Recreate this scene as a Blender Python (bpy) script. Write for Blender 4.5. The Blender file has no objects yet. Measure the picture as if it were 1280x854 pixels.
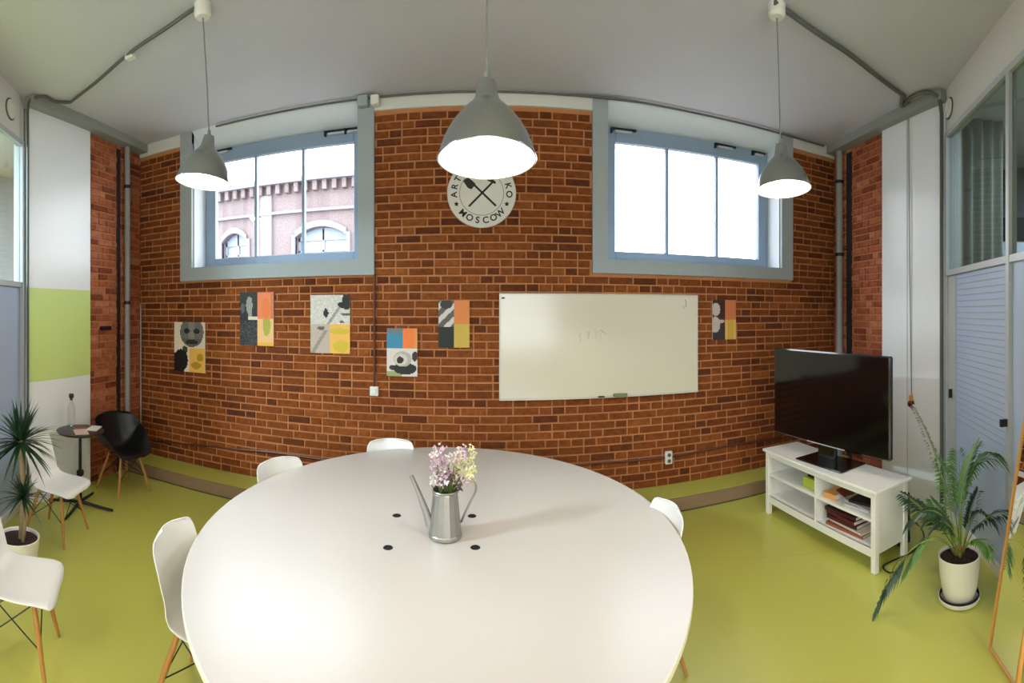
import bpy, math, random
from math import sin, cos, pi, radians, atan2, sqrt, hypot
from mathutils import Vector, Matrix, Euler

# ------------------------------------------------------------------ camera, world, exposure
SC = bpy.context.scene
COL = SC.collection
F, XC, Y0 = 590.0, 606.0, 391.0          # cylindrical panorama: pixels per radian, centre column, horizon row
EYE = 1.9
cd = bpy.data.cameras.new('camera')
cam = bpy.data.objects.new('camera', cd)
COL.objects.link(cam)
cam.location = (0, 0, EYE)
cam.rotation_euler = (pi / 2, 0, 0)
cd.type = 'PANO'
cd.panorama_type = 'CENTRAL_CYLINDRICAL'
cd.central_cylindrical_radius = 1.0
cd.central_cylindrical_range_u_min = -XC / F
cd.central_cylindrical_range_u_max = (1280 - XC) / F
cd.central_cylindrical_range_v_min = -(854 - Y0) / F
cd.central_cylindrical_range_v_max = Y0 / F
cd.clip_start = 0.05
cd.clip_end = 200
SC.camera = cam

SC.view_settings.view_transform = 'Standard'
SC.view_settings.look = 'None'
SC.view_settings.gamma = 1.0
SC.view_settings.use_curve_mapping = False
SC.view_settings.exposure = 0.25
SC.cycles.max_bounces = 8
SC.cycles.diffuse_bounces = 4
SC.cycles.glossy_bounces = 4
SC.cycles.transparent_max_bounces = 12
SC.cycles.sample_clamp_indirect = 6.0
SC.cycles.caustics_reflective = False
SC.cycles.caustics_refractive = False

w = bpy.data.worlds.new('sky')
SC.world = w
w.use_nodes = True
bg = w.node_tree.nodes['Background']
bg.inputs[0].default_value = (0.86, 0.93, 1.0, 1)
bg.inputs[1].default_value = 7.5

LAMP_W = 7.0       # pendant lamps over the table
REAR_FILL_W = 24.0       # added pendant lamps behind the camera, unseen fill light
CORR_FILL_W = 240.0       # added lamps that brighten the rooms beyond the glass

# ------------------------------------------------------------------ helpers
def srgb(r, g, b):
    f = lambda c: ((c / 255 + 0.055) / 1.055) ** 2.4 if c > 10 else c / 255 / 12.92
    return (f(r), f(g), f(b), 1)

class MB:
    def __init__(s): s.v = []; s.f = []; s.m = []
    def add(s, vs, fs, mi=0):
        o = len(s.v); s.v += [tuple(p) for p in vs]; s.f += [tuple(i + o for i in q) for q in fs]; s.m += [mi] * len(fs); return s
    def box(s, x0, x1, y0, y1, z0, z1, mi=0, M=None, bev=0.0):
        if bev > 0:
            b = min(bev, (x1 - x0) * .49, (y1 - y0) * .49, (z1 - z0) * .49)
            # chamfered box: 24 vertices
            vs = []; idx = {}
            X = (x0, x1); Y = (y0, y1); Z = (z0, z1)
            for i in (0, 1):
                for j in (0, 1):
                    for k in (0, 1):
                        for a in range(3):
                            p = [X[i], Y[j], Z[k]]
                            for c in range(3):
                                if c != a: p[c] += b * (1 if (i, j, k)[c] == 0 else -1)
                            idx[i, j, k, a] = len(vs); vs.append(p)
            fs = []
            for a in range(3):
                o = [c for c in range(3) if c != a]
                for sd in (0, 1):
                    q = []
                    for (u, v) in ((0, 0), (1, 0), (1, 1), (0, 1)):
                        key = [0, 0, 0]; key[a] = sd; key[o[0]] = u; key[o[1]] = v
                        q.append(idx[key[0], key[1], key[2], a])
                    if (sd == 1) != (a == 1): q = q
                    else: q = q[::-1]
                    fs.append(q)
            for a in range(3):      # edges along axis a
                o = [c for c in range(3) if c != a]
                for u in (0, 1):
                    for v in (0, 1):
                        k0 = [0, 0, 0]; k0[o[0]] = u; k0[o[1]] = v; k1 = list(k0); k1[a] = 1
                        q = [idx[(*k0, o[0])], idx[(*k1, o[0])], idx[(*k1, o[1])], idx[(*k0, o[1])]]
                        if ((u + v) % 2 == 0) != (a == 1): q = q[::-1]
                        fs.append(q)
            for i in (0, 1):
                for j in (0, 1):
                    for k in (0, 1):
                        q = [idx[i, j, k, 0], idx[i, j, k, 1], idx[i, j, k, 2]]
                        if (i + j + k) % 2 == 0: q = q[::-1]
                        fs.append(q)
        else:
            vs = [(x, y, z) for x in (x0, x1) for y in (y0, y1) for z in (z0, z1)]
            fs = [(0, 1, 3, 2), (4, 6, 7, 5), (0, 4, 5, 1), (2, 3, 7, 6), (0, 2, 6, 4), (1, 5, 7, 3)]
        if M is not None: vs = [M @ Vector(p) for p in vs]
        return s.add(vs, fs, mi)
    def tube(s, pts, r, n=8, mi=0, cap=True):
        pts = [Vector(p) for p in pts]
        rs = r if isinstance(r, (list, tuple)) else [r] * len(pts)
        vs = []; up = None
        for i, p in enumerate(pts):
            t = (pts[min(i + 1, len(pts) - 1)] - pts[max(i - 1, 0)]).normalized()
            if up is None:
                up = Vector((0, 0, 1)) if abs(t.z) < .9 else Vector((1, 0, 0))
            a = t.cross(up).normalized(); b = t.cross(a).normalized(); up = -b if False else up
            up = (up - t * up.dot(t)).normalized() if abs(up.dot(t)) < .999 else up
            a = t.cross(up).normalized(); b = a.cross(t).normalized()
            for k in range(n):
                g = 2 * pi * k / n
                vs.append(p + (a * cos(g) + b * sin(g)) * rs[i])
        fs = []
        for i in range(len(pts) - 1):
            for k in range(n):
                k2 = (k + 1) % n
                fs.append((i * n + k, i * n + k2, (i + 1) * n + k2, (i + 1) * n + k))
        if cap:
            fs.append(tuple(range(n))[::-1]); fs.append(tuple((len(pts) - 1) * n + k for k in range(n)))
        return s.add(vs, fs, mi)
    def lathe(s, prof, n=32, c=(0, 0, 0), mi=0, M=None):
        vs = []; fs = []
        for (r, z) in prof:
            for k in range(n):
                g = 2 * pi * k / n
                p = Vector((c[0] + max(r, 1e-5) * cos(g), c[1] + max(r, 1e-5) * sin(g), c[2] + z))
                vs.append(M @ p if M is not None else p)
        for i in range(len(prof) - 1):
            for k in range(n):
                k2 = (k + 1) % n
                fs.append((i * n + k, i * n + k2, (i + 1) * n + k2, (i + 1) * n + k))
        return s.add(vs, fs, mi)
    def sphere(s, c, r, n=12, sz=1.0, mi=0):
        m = max(4, n // 2)
        return s.lathe([(r * sin(pi * i / m), -r * sz * cos(pi * i / m)) for i in range(m + 1)], n, c, mi)
    def quad(s, a, b, c, d, mi=0): return s.add([a, b, c, d], [(0, 1, 2, 3)], mi)
    def build(s, name, mat=None, parent=None, smooth=False, loc=None, rotz=None):
        me = bpy.data.meshes.new(name)
        me.from_pydata([tuple(p) for p in s.v], [], s.f)
        mats = mat if isinstance(mat, (list, tuple)) else ([mat] if mat else [])
        for m in mats: me.materials.append(m)
        if len(mats) > 1: me.polygons.foreach_set('material_index', s.m)
        me.update()
        if smooth:
            me.polygons.foreach_set('use_smooth', [True] * len(me.polygons))
            if smooth != 'all':
                try: me.set_sharp_from_angle(angle=radians(smooth if smooth is not True else 40))
                except Exception: pass
        return link(name, me, parent, loc, rotz)

def link(name, me, parent=None, loc=None, rotz=None):
    o = bpy.data.objects.new(name, me)
    COL.objects.link(o)
    if parent is not None: o.parent = parent
    if loc is not None: o.location = loc
    if rotz is not None: o.rotation_euler = (0, 0, rotz)
    return o

def thing(name, label, cat, loc=(0, 0, 0), rotz=0, group=None):
    o = bpy.data.objects.new(name, None); COL.objects.link(o)
    o.location = loc; o.rotation_euler = (0, 0, rotz); o.empty_display_size = .1
    return tag(o, label, cat, group)
def tag(o, label, cat, group=None):
    o['label'] = label; o['category'] = cat
    if group: o['group'] = group
    return o
def struct(o, label=None):
    o['kind'] = 'structure'
    if label: o['label'] = label
    return o
def copy_tree(o, parent=None):
    c = o.copy(); COL.objects.link(c)
    if parent is not None: c.parent = parent
    for ch in list(o.children): copy_tree(ch, c)
    return c

def recalc(o):
    import bmesh
    b = bmesh.new(); b.from_mesh(o.data); bmesh.ops.recalc_face_normals(b, faces=b.faces); b.to_mesh(o.data); b.free()
    return o

# ------------------------------------------------------------------ materials
def mat(name, col, rough=.5, metal=0, spec=.5, noise=0, nscale=8, bump=0, bscale=60, emit=None, estr=0, trans=0, coat=0, sheen=0):
    m = bpy.data.materials.new(name); m.use_nodes = True
    nt = m.node_tree; b = nt.nodes['Principled BSDF']
    b.inputs['Base Color'].default_value = col; b.inputs['Roughness'].default_value = rough
    b.inputs['Metallic'].default_value = metal; b.inputs['Specular IOR Level'].default_value = spec
    b.inputs['Coat Weight'].default_value = coat
    if trans: b.inputs['Transmission Weight'].default_value = trans
    if emit: b.inputs['Emission Color'].default_value = emit; b.inputs['Emission Strength'].default_value = estr
    tc = nt.nodes.new('ShaderNodeTexCoord')
    if noise:
        n = nt.nodes.new('ShaderNodeTexNoise'); n.inputs['Scale'].default_value = nscale; n.inputs['Detail'].default_value = 5
        nt.links.new(tc.outputs['Object'], n.inputs['Vector'])
        mx = nt.nodes.new('ShaderNodeMix'); mx.data_type = 'RGBA'
        mx.inputs['A'].default_value = tuple(c * (1 - noise) for c in col[:3]) + (1,)
        mx.inputs['B'].default_value = tuple(min(1, c * (1 + noise)) for c in col[:3]) + (1,)
        nt.links.new(n.outputs['Fac'], mx.inputs['Factor']); nt.links.new(mx.outputs['Result'], b.inputs['Base Color'])
    if bump:
        n2 = nt.nodes.new('ShaderNodeTexNoise'); n2.inputs['Scale'].default_value = bscale; n2.inputs['Detail'].default_value = 4
        nt.links.new(tc.outputs['Object'], n2.inputs['Vector'])
        bp = nt.nodes.new('ShaderNodeBump'); bp.inputs['Strength'].default_value = bump; bp.inputs['Distance'].default_value = .01
        nt.links.new(n2.outputs['Fac'], bp.inputs['Height']); nt.links.new(bp.outputs['Normal'], b.inputs['Normal'])
    return m

def wood(name, c1, c2, rough=.45, scale=(30, 30, 2.5)):
    m = mat(name, c1, rough); nt = m.node_tree; b = nt.nodes['Principled BSDF']
    tc = nt.nodes.new('ShaderNodeTexCoord'); mp = nt.nodes.new('ShaderNodeMapping'); mp.inputs['Scale'].default_value = scale
    n = nt.nodes.new('ShaderNodeTexNoise'); n.inputs['Scale'].default_value = 1.5; n.inputs['Detail'].default_value = 6; n.inputs['Distortion'].default_value = .6
    mx = nt.nodes.new('ShaderNodeMix'); mx.data_type = 'RGBA'; mx.inputs['A'].default_value = c1; mx.inputs['B'].default_value = c2
    nt.links.new(tc.outputs['Object'], mp.inputs['Vector']); nt.links.new(mp.outputs['Vector'], n.inputs['Vector'])
    nt.links.new(n.outputs['Fac'], mx.inputs['Factor']); nt.links.new(mx.outputs['Result'], b.inputs['Base Color'])
    return m

def brick_mat(name, cols):
    m = mat(name, cols[0], .85, spec=.25); nt = m.node_tree; b = nt.nodes['Principled BSDF']
    oi = nt.nodes.new('ShaderNodeObjectInfo'); gi = nt.nodes.new('ShaderNodeNewGeometry')
    ad = nt.nodes.new('ShaderNodeMath'); ad.operation = 'ADD'; fr = nt.nodes.new('ShaderNodeMath'); fr.operation = 'FRACT'
    nt.links.new(oi.outputs['Random'], ad.inputs[0]); nt.links.new(gi.outputs['Random Per Island'], ad.inputs[1])
    nt.links.new(ad.outputs[0], fr.inputs[0])
    cr = nt.nodes.new('ShaderNodeValToRGB'); e = cr.color_ramp.elements
    while len(e) < len(cols): e.new(.5)
    for i, c in enumerate(cols): e[i].position = i / (len(cols) - 1); e[i].color = c
    nt.links.new(fr.outputs[0], cr.inputs['Fac'])
    n = nt.nodes.new('ShaderNodeTexNoise'); n.inputs['Scale'].default_value = 22; n.inputs['Detail'].default_value = 6
    nt.links.new(gi.outputs['Position'], n.inputs['Vector'])
    mx = nt.nodes.new('ShaderNodeMix'); mx.data_type = 'RGBA'; mx.blend_type = 'MULTIPLY'; mx.inputs['Factor'].default_value = 1
    mr = nt.nodes.new('ShaderNodeMapRange'); mr.inputs['From Min'].default_value = .3; mr.inputs['From Max'].default_value = .7
    mr.inputs['To Min'].default_value = .72; mr.inputs['To Max'].default_value = 1.25
    nt.links.new(n.outputs['Fac'], mr.inputs['Value'])
    cc = nt.nodes.new('ShaderNodeCombineColor')
    for i in range(3): nt.links.new(mr.outputs[0], cc.inputs[i])
    nt.links.new(cr.outputs['Color'], mx.inputs['A']); nt.links.new(cc.outputs[0], mx.inputs['B'])
    nt.links.new(mx.outputs['Result'], b.inputs['Base Color'])
    bp = nt.nodes.new('ShaderNodeBump'); bp.inputs['Strength'].default_value = .5; bp.inputs['Distance'].default_value = .006
    nt.links.new(n.outputs['Fac'], bp.inputs['Height']); nt.links.new(bp.outputs['Normal'], b.inputs['Normal'])
    return m

def glass_mat(name, tint=(1, 1, 1, 1), fac=.08, rough=0.0):
    m = bpy.data.materials.new(name); m.use_nodes = True; nt = m.node_tree
    nt.nodes.remove(nt.nodes['Principled BSDF'])
    out = nt.nodes['Material Output']; t = nt.nodes.new('ShaderNodeBsdfTransparent'); g = nt.nodes.new('ShaderNodeBsdfGlossy')
    t.inputs['Color'].default_value = tint; g.inputs['Roughness'].default_value = rough
    lw = nt.nodes.new('ShaderNodeLayerWeight'); lw.inputs['Blend'].default_value = .5
    pw_ = nt.nodes.new('ShaderNodeMath'); pw_.operation = 'POWER'; pw_.inputs[1].default_value = 5; nt.links.new(lw.outputs['Facing'], pw_.inputs[0])
    fr = nt.nodes.new('ShaderNodeMath'); fr.operation = 'MULTIPLY_ADD'; fr.inputs[1].default_value = .7; fr.inputs[2].default_value = fac * .5; nt.links.new(pw_.outputs[0], fr.inputs[0])
    mx = nt.nodes.new('ShaderNodeMixShader')
    nt.links.new(fr.outputs[0], mx.inputs[0]); nt.links.new(t.outputs[0], mx.inputs[1]); nt.links.new(g.outputs[0], mx.inputs[2])
    nt.links.new(mx.outputs[0], out.inputs['Surface'])
    return m

def floor_mat():
    m = mat('green_linoleum', (.45, .48, .07, 1), .34, spec=.6); nt = m.node_tree; b = nt.nodes['Principled BSDF']
    gi = nt.nodes.new('ShaderNodeNewGeometry')
    n = nt.nodes.new('ShaderNodeTexNoise'); n.inputs['Scale'].default_value = 1.3; n.inputs['Detail'].default_value = 3
    n3 = nt.nodes.new('ShaderNodeTexNoise'); n3.inputs['Scale'].default_value = 14; n3.inputs['Detail'].default_value = 5
    nt.links.new(gi.outputs['Position'], n.inputs['Vector']); nt.links.new(gi.outputs['Position'], n3.inputs['Vector'])
    mx = nt.nodes.new('ShaderNodeMix'); mx.data_type = 'RGBA'
    mx.inputs['A'].default_value = srgb(186, 186, 84); mx.inputs['B'].default_value = srgb(194, 194, 96)
    nt.links.new(n.outputs['Fac'], mx.inputs['Factor'])
    # welded seams between the linoleum sheets, 2 m apart
    mp = nt.nodes.new('ShaderNodeMapping'); mp.inputs['Rotation'].default_value = (0, 0, radians(-62)); mp.inputs['Location'].default_value = (.35, 0, 0)
    nt.links.new(gi.outputs['Position'], mp.inputs['Vector'])
    sx = nt.nodes.new('ShaderNodeSeparateXYZ'); nt.links.new(mp.outputs[0], sx.inputs[0])
    md = nt.nodes.new('ShaderNodeMath'); md.operation = 'PINGPONG'; md.inputs[1].default_value = 1.0; nt.links.new(sx.outputs[0], md.inputs[0])
    lt = nt.nodes.new('ShaderNodeMath'); lt.operation = 'LESS_THAN'; lt.inputs[1].default_value = .004; nt.links.new(md.outputs[0], lt.inputs[0])
    m2 = nt.nodes.new('ShaderNodeMix'); m2.data_type = 'RGBA'; m2.inputs['B'].default_value = srgb(176, 178, 82)
    nt.links.new(lt.outputs[0], m2.inputs['Factor']); nt.links.new(mx.outputs['Result'], m2.inputs['A'])
    nt.links.new(m2.outputs['Result'], b.inputs['Base Color'])
    mr = nt.nodes.new('ShaderNodeMapRange'); mr.inputs['To Min'].default_value = .26; mr.inputs['To Max'].default_value = .42
    nt.links.new(n3.outputs['Fac'], mr.inputs['Value']); nt.links.new(mr.outputs[0], b.inputs['Roughness'])
    return m

def color_attr_mat(name, rough=.5, spec=.4):
    m = mat(name, (1, 1, 1, 1), rough, spec=spec); nt = m.node_tree
    a = nt.nodes.new('ShaderNodeVertexColor'); a.layer_name = 'print'
    nt.links.new(a.outputs['Color'], nt.nodes['Principled BSDF'].inputs['Base Color'])
    return m

M = {}
M['floor'] = floor_mat()
M['ceiling'] = mat('painted_ceiling', srgb(197, 196, 204), .8, noise=.03, nscale=1.5, bump=.08, bscale=30)
M['plaster'] = mat('white_plaster', srgb(214, 210, 203), .75, noise=.03, nscale=2, bump=.08, bscale=40)
M['beamgrey'] = mat('grey_painted_cornice', srgb(150, 152, 146), .7, noise=.05, nscale=4, bump=.1)
M['casing'] = mat('grey_painted_casing', srgb(158, 164, 164), .55, noise=.05, nscale=5, bump=.05)
M['reveal'] = mat('white_painted_reveal', srgb(214, 220, 224), .6, noise=.02)
M['frame'] = mat('blue_grey_window_paint', srgb(138, 156, 176), .45, noise=.04)
M['alu'] = mat('grey_aluminium_profile', srgb(186, 188, 192), .4, metal=.2)
M['darkmetal'] = mat('dark_metal', srgb(42, 44, 46), .45, metal=.6)
M['brick'] = brick_mat('orange_brick', [(.095, .022, .006, 1), (.165, .040, .007, 1), (.215, .054, .009, 1), (.18, .043, .007, 1), (.27, .074, .013, 1)])
M['redbrick'] = brick_mat('red_brick', [(.20, .045, .022, 1), (.34, .085, .04, 1), (.44, .13, .06, 1), (.38, .10, .05, 1), (.52, .19, .10, 1)])
M['mortar'] = mat('sandy_mortar', (.50, .205, .082, 1), .9, spec=.2, noise=.18, nscale=6, bump=.5, bscale=90)
M['riser'] = wood('taupe_laminate', srgb(150, 122, 96), srgb(118, 96, 76), .45, (1.2, 14, 14))
M['panelwhite'] = mat('white_gloss_panel', srgb(240, 242, 246), .28, spec=.5, noise=.01)
M['panelgreen'] = mat('lime_green_paint', srgb(206, 226, 142), .35, noise=.03, nscale=3)
M['tabletop'] = mat('white_laminate', srgb(198, 191, 186), .30, spec=.5, noise=.02, nscale=1.5)
M['edge'] = mat('pale_birch_edge_band', srgb(240, 228, 205), .4, noise=.04, nscale=12)
M['white_plastic'] = mat('white_shell_plastic', srgb(236, 234, 232), .34, spec=.5)
M['black_plastic'] = mat('black_shell_plastic', srgb(20, 19, 20), .38, spec=.4)
M['beech'] = wood('beech_wood', srgb(196, 142, 78), srgb(158, 104, 50), .45, (40, 40, 3))
M['wire'] = mat('black_steel_wire', srgb(26, 28, 26), .4, metal=.5)
M['alushade'] = mat('brushed_aluminium', srgb(170, 172, 173), .24, metal=.95, noise=.05, nscale=3)
M['shadein'] = mat('white_enamel', srgb(250, 248, 240), .6)
M['bulb'] = mat('lit_bulb', (1, 1, 1, 1), .5, emit=(1, .93, .80, 1), estr=28)
M['cable'] = mat('grey_conduit', srgb(92, 92, 86), .6)
M['darkcable'] = mat('black_cable', srgb(30, 28, 26), .55)
M['cord'] = mat('grey_lamp_cord', srgb(128, 128, 124), .6)
M['whitebox'] = mat('white_box_plastic', srgb(226, 222, 214), .5)
M['board'] = mat('whiteboard_enamel', srgb(216, 205, 184), .16, spec=.6)
M['glass'] = glass_mat('window_glass')
M['frost'] = mat('frosted_glass', srgb(170, 184, 212), .35, spec=.5, noise=.04, nscale=2)
M['dimglass'] = glass_mat('partition_glass', (.80, .86, .86, 1), .12)
M['zinc'] = mat('galvanised_zinc', srgb(158, 156, 150), .38, metal=.75, noise=.12, nscale=14)
M['tvwhite'] = mat('white_painted_wood', srgb(232, 228, 220), .42, noise=.015)
M['tvback'] = mat('white_painted_board', srgb(214, 204, 190), .5)
M['gloss_black'] = mat('gloss_black_plastic', srgb(10, 10, 12), .12, spec=.6)
M['screen'] = mat('dark_screen_glass', srgb(7, 7, 9), .10, spec=.55)
M['pot'] = mat('white_glazed_pot', srgb(232, 226, 214), .3, noise=.02)
M['soil'] = mat('dark_potting_soil', srgb(50, 28, 20), .95, noise=.5, nscale=60, bump=1, bscale=80)
M['leaf'] = mat('palm_leaf_green', srgb(88, 128, 58), .45, noise=.25, nscale=9)
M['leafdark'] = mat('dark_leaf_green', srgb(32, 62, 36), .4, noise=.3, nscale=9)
M['stem'] = mat('green_stem', srgb(120, 140, 60), .5, noise=.2, nscale=12)
M['trunk'] = mat('tan_trunk', srgb(150, 128, 96), .8, noise=.25, nscale=30, bump=.5)
M['mirror'] = mat('silvered_mirror', (.92, .93, .93, 1), .01, metal=1)
M['pine'] = wood('golden_pine_wood', srgb(222, 168, 92), srgb(196, 132, 62), .4, (30, 30, 3))
M['pipe'] = mat('grey_painted_pipe', srgb(150, 146, 144), .5, noise=.06)
M['brownpipe'] = mat('brown_painted_conduit', srgb(92, 44, 22), .5)
M['ink'] = mat('black_print', srgb(20, 17, 14), .6)
M['signface'] = mat('cream_sign_face', srgb(214, 208, 196), .5, noise=.03)
M['signring'] = mat('grey_sign_line', srgb(128, 130, 128), .5)
M['print'] = color_attr_mat('printed_paper')
M['clearglass'] = glass_mat('clear_bottle_glass', (.93, .95, .94, 1), .25)
M['facade'] = brick_mat('pale_facade_brick', [(.15, .118, .12, 1), (.175, .14, .142, 1), (.19, .155, .156, 1)])
M['facadetrim'] = mat('pale_stone_trim', srgb(120, 118, 128), .8, noise=.04)
M['asphalt'] = mat('grey_paving', srgb(140, 140, 138), .9, noise=.1)
M['curtain'] = mat('grey_green_curtain', srgb(128, 134, 124), .85, noise=.08, nscale=4)
M['wallgrey'] = mat('grey_corridor_wall', srgb(120, 126, 130), .8, noise=.04)
M['corrwhite'] = mat('pale_corridor_wall', srgb(190, 204, 220), .7, noise=.03)
M['red'] = mat('dark_red_ball', srgb(96, 24, 18), .4)
M['terracotta'] = mat('terracotta_rim', srgb(210, 120, 60), .6)

# ------------------------------------------------------------------ plan of the room
D = 4.47                 # back wall
CEIL = 4.0
BT = 3.86                # top of brickwork
PLAT = 0.14              # platform height
XL, XR = -4.00, 4.08     # back corners
WT = .26                 # depth of the window recess
LW = dict(x0=-3.18, x1=-1.227, z0=2.42, gx=(-3.04, -2.50, -1.92, -1.347), ox=(-3.345, -1.062))
RW = dict(x0=1.187, x1=3.235, z0=2.42, gx=(1.344, 1.927, 2.54, 3.10), ox=(1.033, 3.398))

def wall_mesh(rects, y0, y1):
    m = MB()
    for (a, b, c, d) in rects: m.box(a, b, y0, y1, c, d)
    return m
# floor and ceiling
struct(MB().box(-6.4, 6.4, -4.4, 4.9, -.12, 0).build('floor', M['floor']), 'yellow-green linoleum floor')
struct(MB().box(-6.4, 6.4, -4.4, D, CEIL, CEIL + .15).build('ceiling', M['ceiling']), 'pale grey painted ceiling')

# back wall: mortar body with the two window openings, bricks as children
m = MB()
yb0, yb1 = D + .006, D + .5
zt = CEIL + .15
def wblock(a, b, c, d): m.box(a, b, yb0, yb1, c, d)
wblock(-6.4, LW['x0'], 0, zt); wblock(LW['x1'], RW['x0'], 0, zt); wblock(RW['x1'], 6.4, 0, zt)
wblock(LW['x0'], LW['x1'], 0, LW['z0']); wblock(RW['x0'], RW['x1'], 0, RW['z0'])
wall_back = struct(m.build('wall_back', M['mortar']), 'orange brick back wall with pale joints')

def brick_mesh(L, H, T=.012):
    b = MB()
    c = .004
    # front face proud with a chamfer; local x along wall, y outwards (towards -y), z up
    vs = [(0, 0, 0), (L, 0, 0), (L, 0, H), (0, 0, H), (c, -T, c), (L - c, -T, c), (L - c, -T, H - c), (c, -T, H - c)]
    fs = [(4, 5, 6, 7), (0, 1, 5, 4), (1, 2, 6, 5), (2, 3, 7, 6), (3, 0, 4, 7)]
    return vs, fs
_bm = {}
def brick_data(L, H, material):
    k = (round(L, 3), round(H, 3), material.name)
    if k not in _bm:
        vs, fs = brick_mesh(L, H)
        me = bpy.data.meshes.new('brick'); me.from_pydata(vs, [], fs); me.materials.append(material); me.update(); _bm[k] = me
    return _bm[k]

def lay_bricks(parent, origin, ang, length, z0, z1, holes, material, seed, score, hidden, nmax=290, proud=.012):
    """origin: start of wall on the floor plan, ang: direction of the wall; bricks stand out to the right-hand side (-y local)."""
    rnd = random.Random(seed)
    pitch, H, J = .0785, .0635, .015
    R = Matrix.Translation(Vector((origin[0], origin[1], 0))) @ Matrix.Rotation(ang, 4, 'Z')
    out = []
    z = z0; row = 0
    while z + H * .6 < z1:
        h = min(H, z1 - z)
        x = -rnd.choice([0, .0625, .125, .19])
        kind = rnd.random()
        flip = rnd.random() < .5
        while x < length:
            if kind < .14: L = .25
            elif kind < .76: L = .25 if flip else .125; flip = not flip
            else: L = .25 if rnd.random() < .38 else .125
            segs = [(max(0, x), min(length, x + L - J))]
            for (hx0, hx1, hz0, hz1) in holes:
                if z + h * .5 > hz0 and z + h * .5 < hz1:
                    ns = []
                    for (a, b) in segs:
                        if b <= hx0 or a >= hx1: ns.append((a, b)); continue
                        if a < hx0: ns.append((a, hx0))
                        if b > hx1: ns.append((hx1, b))
                    segs = ns
            for (a, b) in segs:
                if b - a > .025: out.append((a, b, z, h))
            x += L
        z += pitch; row += 1
    scored = []
    for i, (a, b, z, h) in enumerate(out):
        full = abs((b - a) - .235) < .001 or abs((b - a) - .110) < .001
        if full and abs(h - H) < 1e-6 and not hidden((a + b) / 2, z + h / 2):
            scored.append((-score((a + b) / 2, z, b - a), i))
    scored.sort(); single = set(i for _, i in scored[:nmax])
    mb = MB()
    for i, (a, b, z, h) in enumerate(out):
        dy = rnd.uniform(-.003, .003); dz = rnd.uniform(-.0015, .0015); tilt = rnd.uniform(-.006, .006)
        Lm = Matrix.Translation(Vector((a, .006 + dy, z + dz))) @ Matrix.Rotation(tilt, 4, 'Z')
        if i in single:
            o = link('brick', brick_data(b - a, h, material), parent)
            o.matrix_local = R @ Lm
        else:
            vs, fs = brick_mesh(b - a, h)
            T = R @ Lm
            mb.add([T @ Vector(p) for p in vs], fs)
    s = mb.build('brickwork', material, parent); s['kind'] = 'stuff'
    return s

def hid(x, z):
    X = x - 4.1
    if .13 < X < 2.16 and 1.06 < z < 2.09: return True
    if hypot(X + .03, z - 3.025) < .33: return True
    if z < .5 and -1.4 < X < 1.0: return True
    if z < .75 and X < -3.2: return True
    if z < .62 and X > 2.75: return True
    for (a, b, c, d) in ((-3.44, -2.99, 1.21, 1.8), (-2.54, -2.13, 1.55, 2.12), (-1.73, -1.3, 1.49, 2.08), (-.94, -.64, 1.29, 1.75), (-.44, -.14, 1.57, 2.02), (2.33, 2.63, 1.6, 2.04)):
        if a < X < b and c < z < d: return True
    if -.45 < X < .45 and z > 2.9: return True
    return False
holes = [(LW['ox'][0] + 4.1, LW['ox'][1] + 4.1, 2.265, 9), (RW['ox'][0] + 4.1, RW['ox'][1] + 4.1, 2.28, 9)]
lay_bricks(wall_back, (-4.1, D), 0, 8.3, PLAT + .002, BT, holes, M['brick'], 3,
           lambda x, z, L: L * (D / hypot(x - 4.1, D)) ** 3, hid)
# a few lamps' width of plaster above the brickwork, and cornices
m = MB()
for a, b in ((-4.1, LW['x0']), (LW['x1'], RW['x0']), (RW['x1'], 4.2)): m.box(a, b, D - .02, D + .01, BT, CEIL)
struct(m.build('trim_1', M['plaster']), 'plaster band above the back brickwork')

# side walls: a line from the back corner towards the camera
LA, LB = Vector((XL, D, 0)), Vector((-3.83, 2.60, 0))      # left
RA, RB = Vector((XR, D, 0)), Vector((3.76, 2.50, 0))       # right
def side_wall(name, A, B, sgn, label):
    d = (B - A).normalized(); n = Vector((-d.y, d.x, 0)) * sgn       # n points into the room
    m = MB()
    a = A - d * .3 ; b = B
    p = [a - n * .006, b - n * .006, b - n * .14, a - n * .14]
    vs = [(q.x, q.y, z) for z in (0, zt) for q in p]
    m.add(vs, [(0, 1, 2, 3), (7, 6, 5, 4), (0, 4, 5, 1), (1, 5, 6, 2), (2, 6, 7, 3), (3, 7, 4, 0)])
    return struct(recalc(m.build(name, M['mortar'])), label), d, n
wl, ld, ln = side_wall('wall_left', LA, LB, 1, 'red brick left wall beside the white panel')
wr, rd, rn = side_wall('wall_right', RA, RB, -1, 'red brick right wall beside the white panels')
# left wall: the white panel starts 0.98 m from the corner; pipe recess near the corner
PLx = 0.98; PRx = 1.03
# left: walking from panel to corner so that -y local faces the room
angL = atan2(-ld.y, -ld.x)
oL = LA + ld * PLx
lay_bricks(wl, (oL.x, oL.y), angL, PLx, .002, BT + .04, [(PLx - .47, PLx - .40, 0, 9)], M['redbrick'], 11, lambda x, z, L: L, lambda x, z: z < .75)
angR = atan2(rd.y, rd.x)
lay_bricks(wr, (RA.x, RA.y), angR, PRx, .002, BT + .04, [(.28, .40, 0, 9)], M['redbrick'], 17, lambda x, z, L: L, lambda x, z: z < 1.5)

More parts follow.
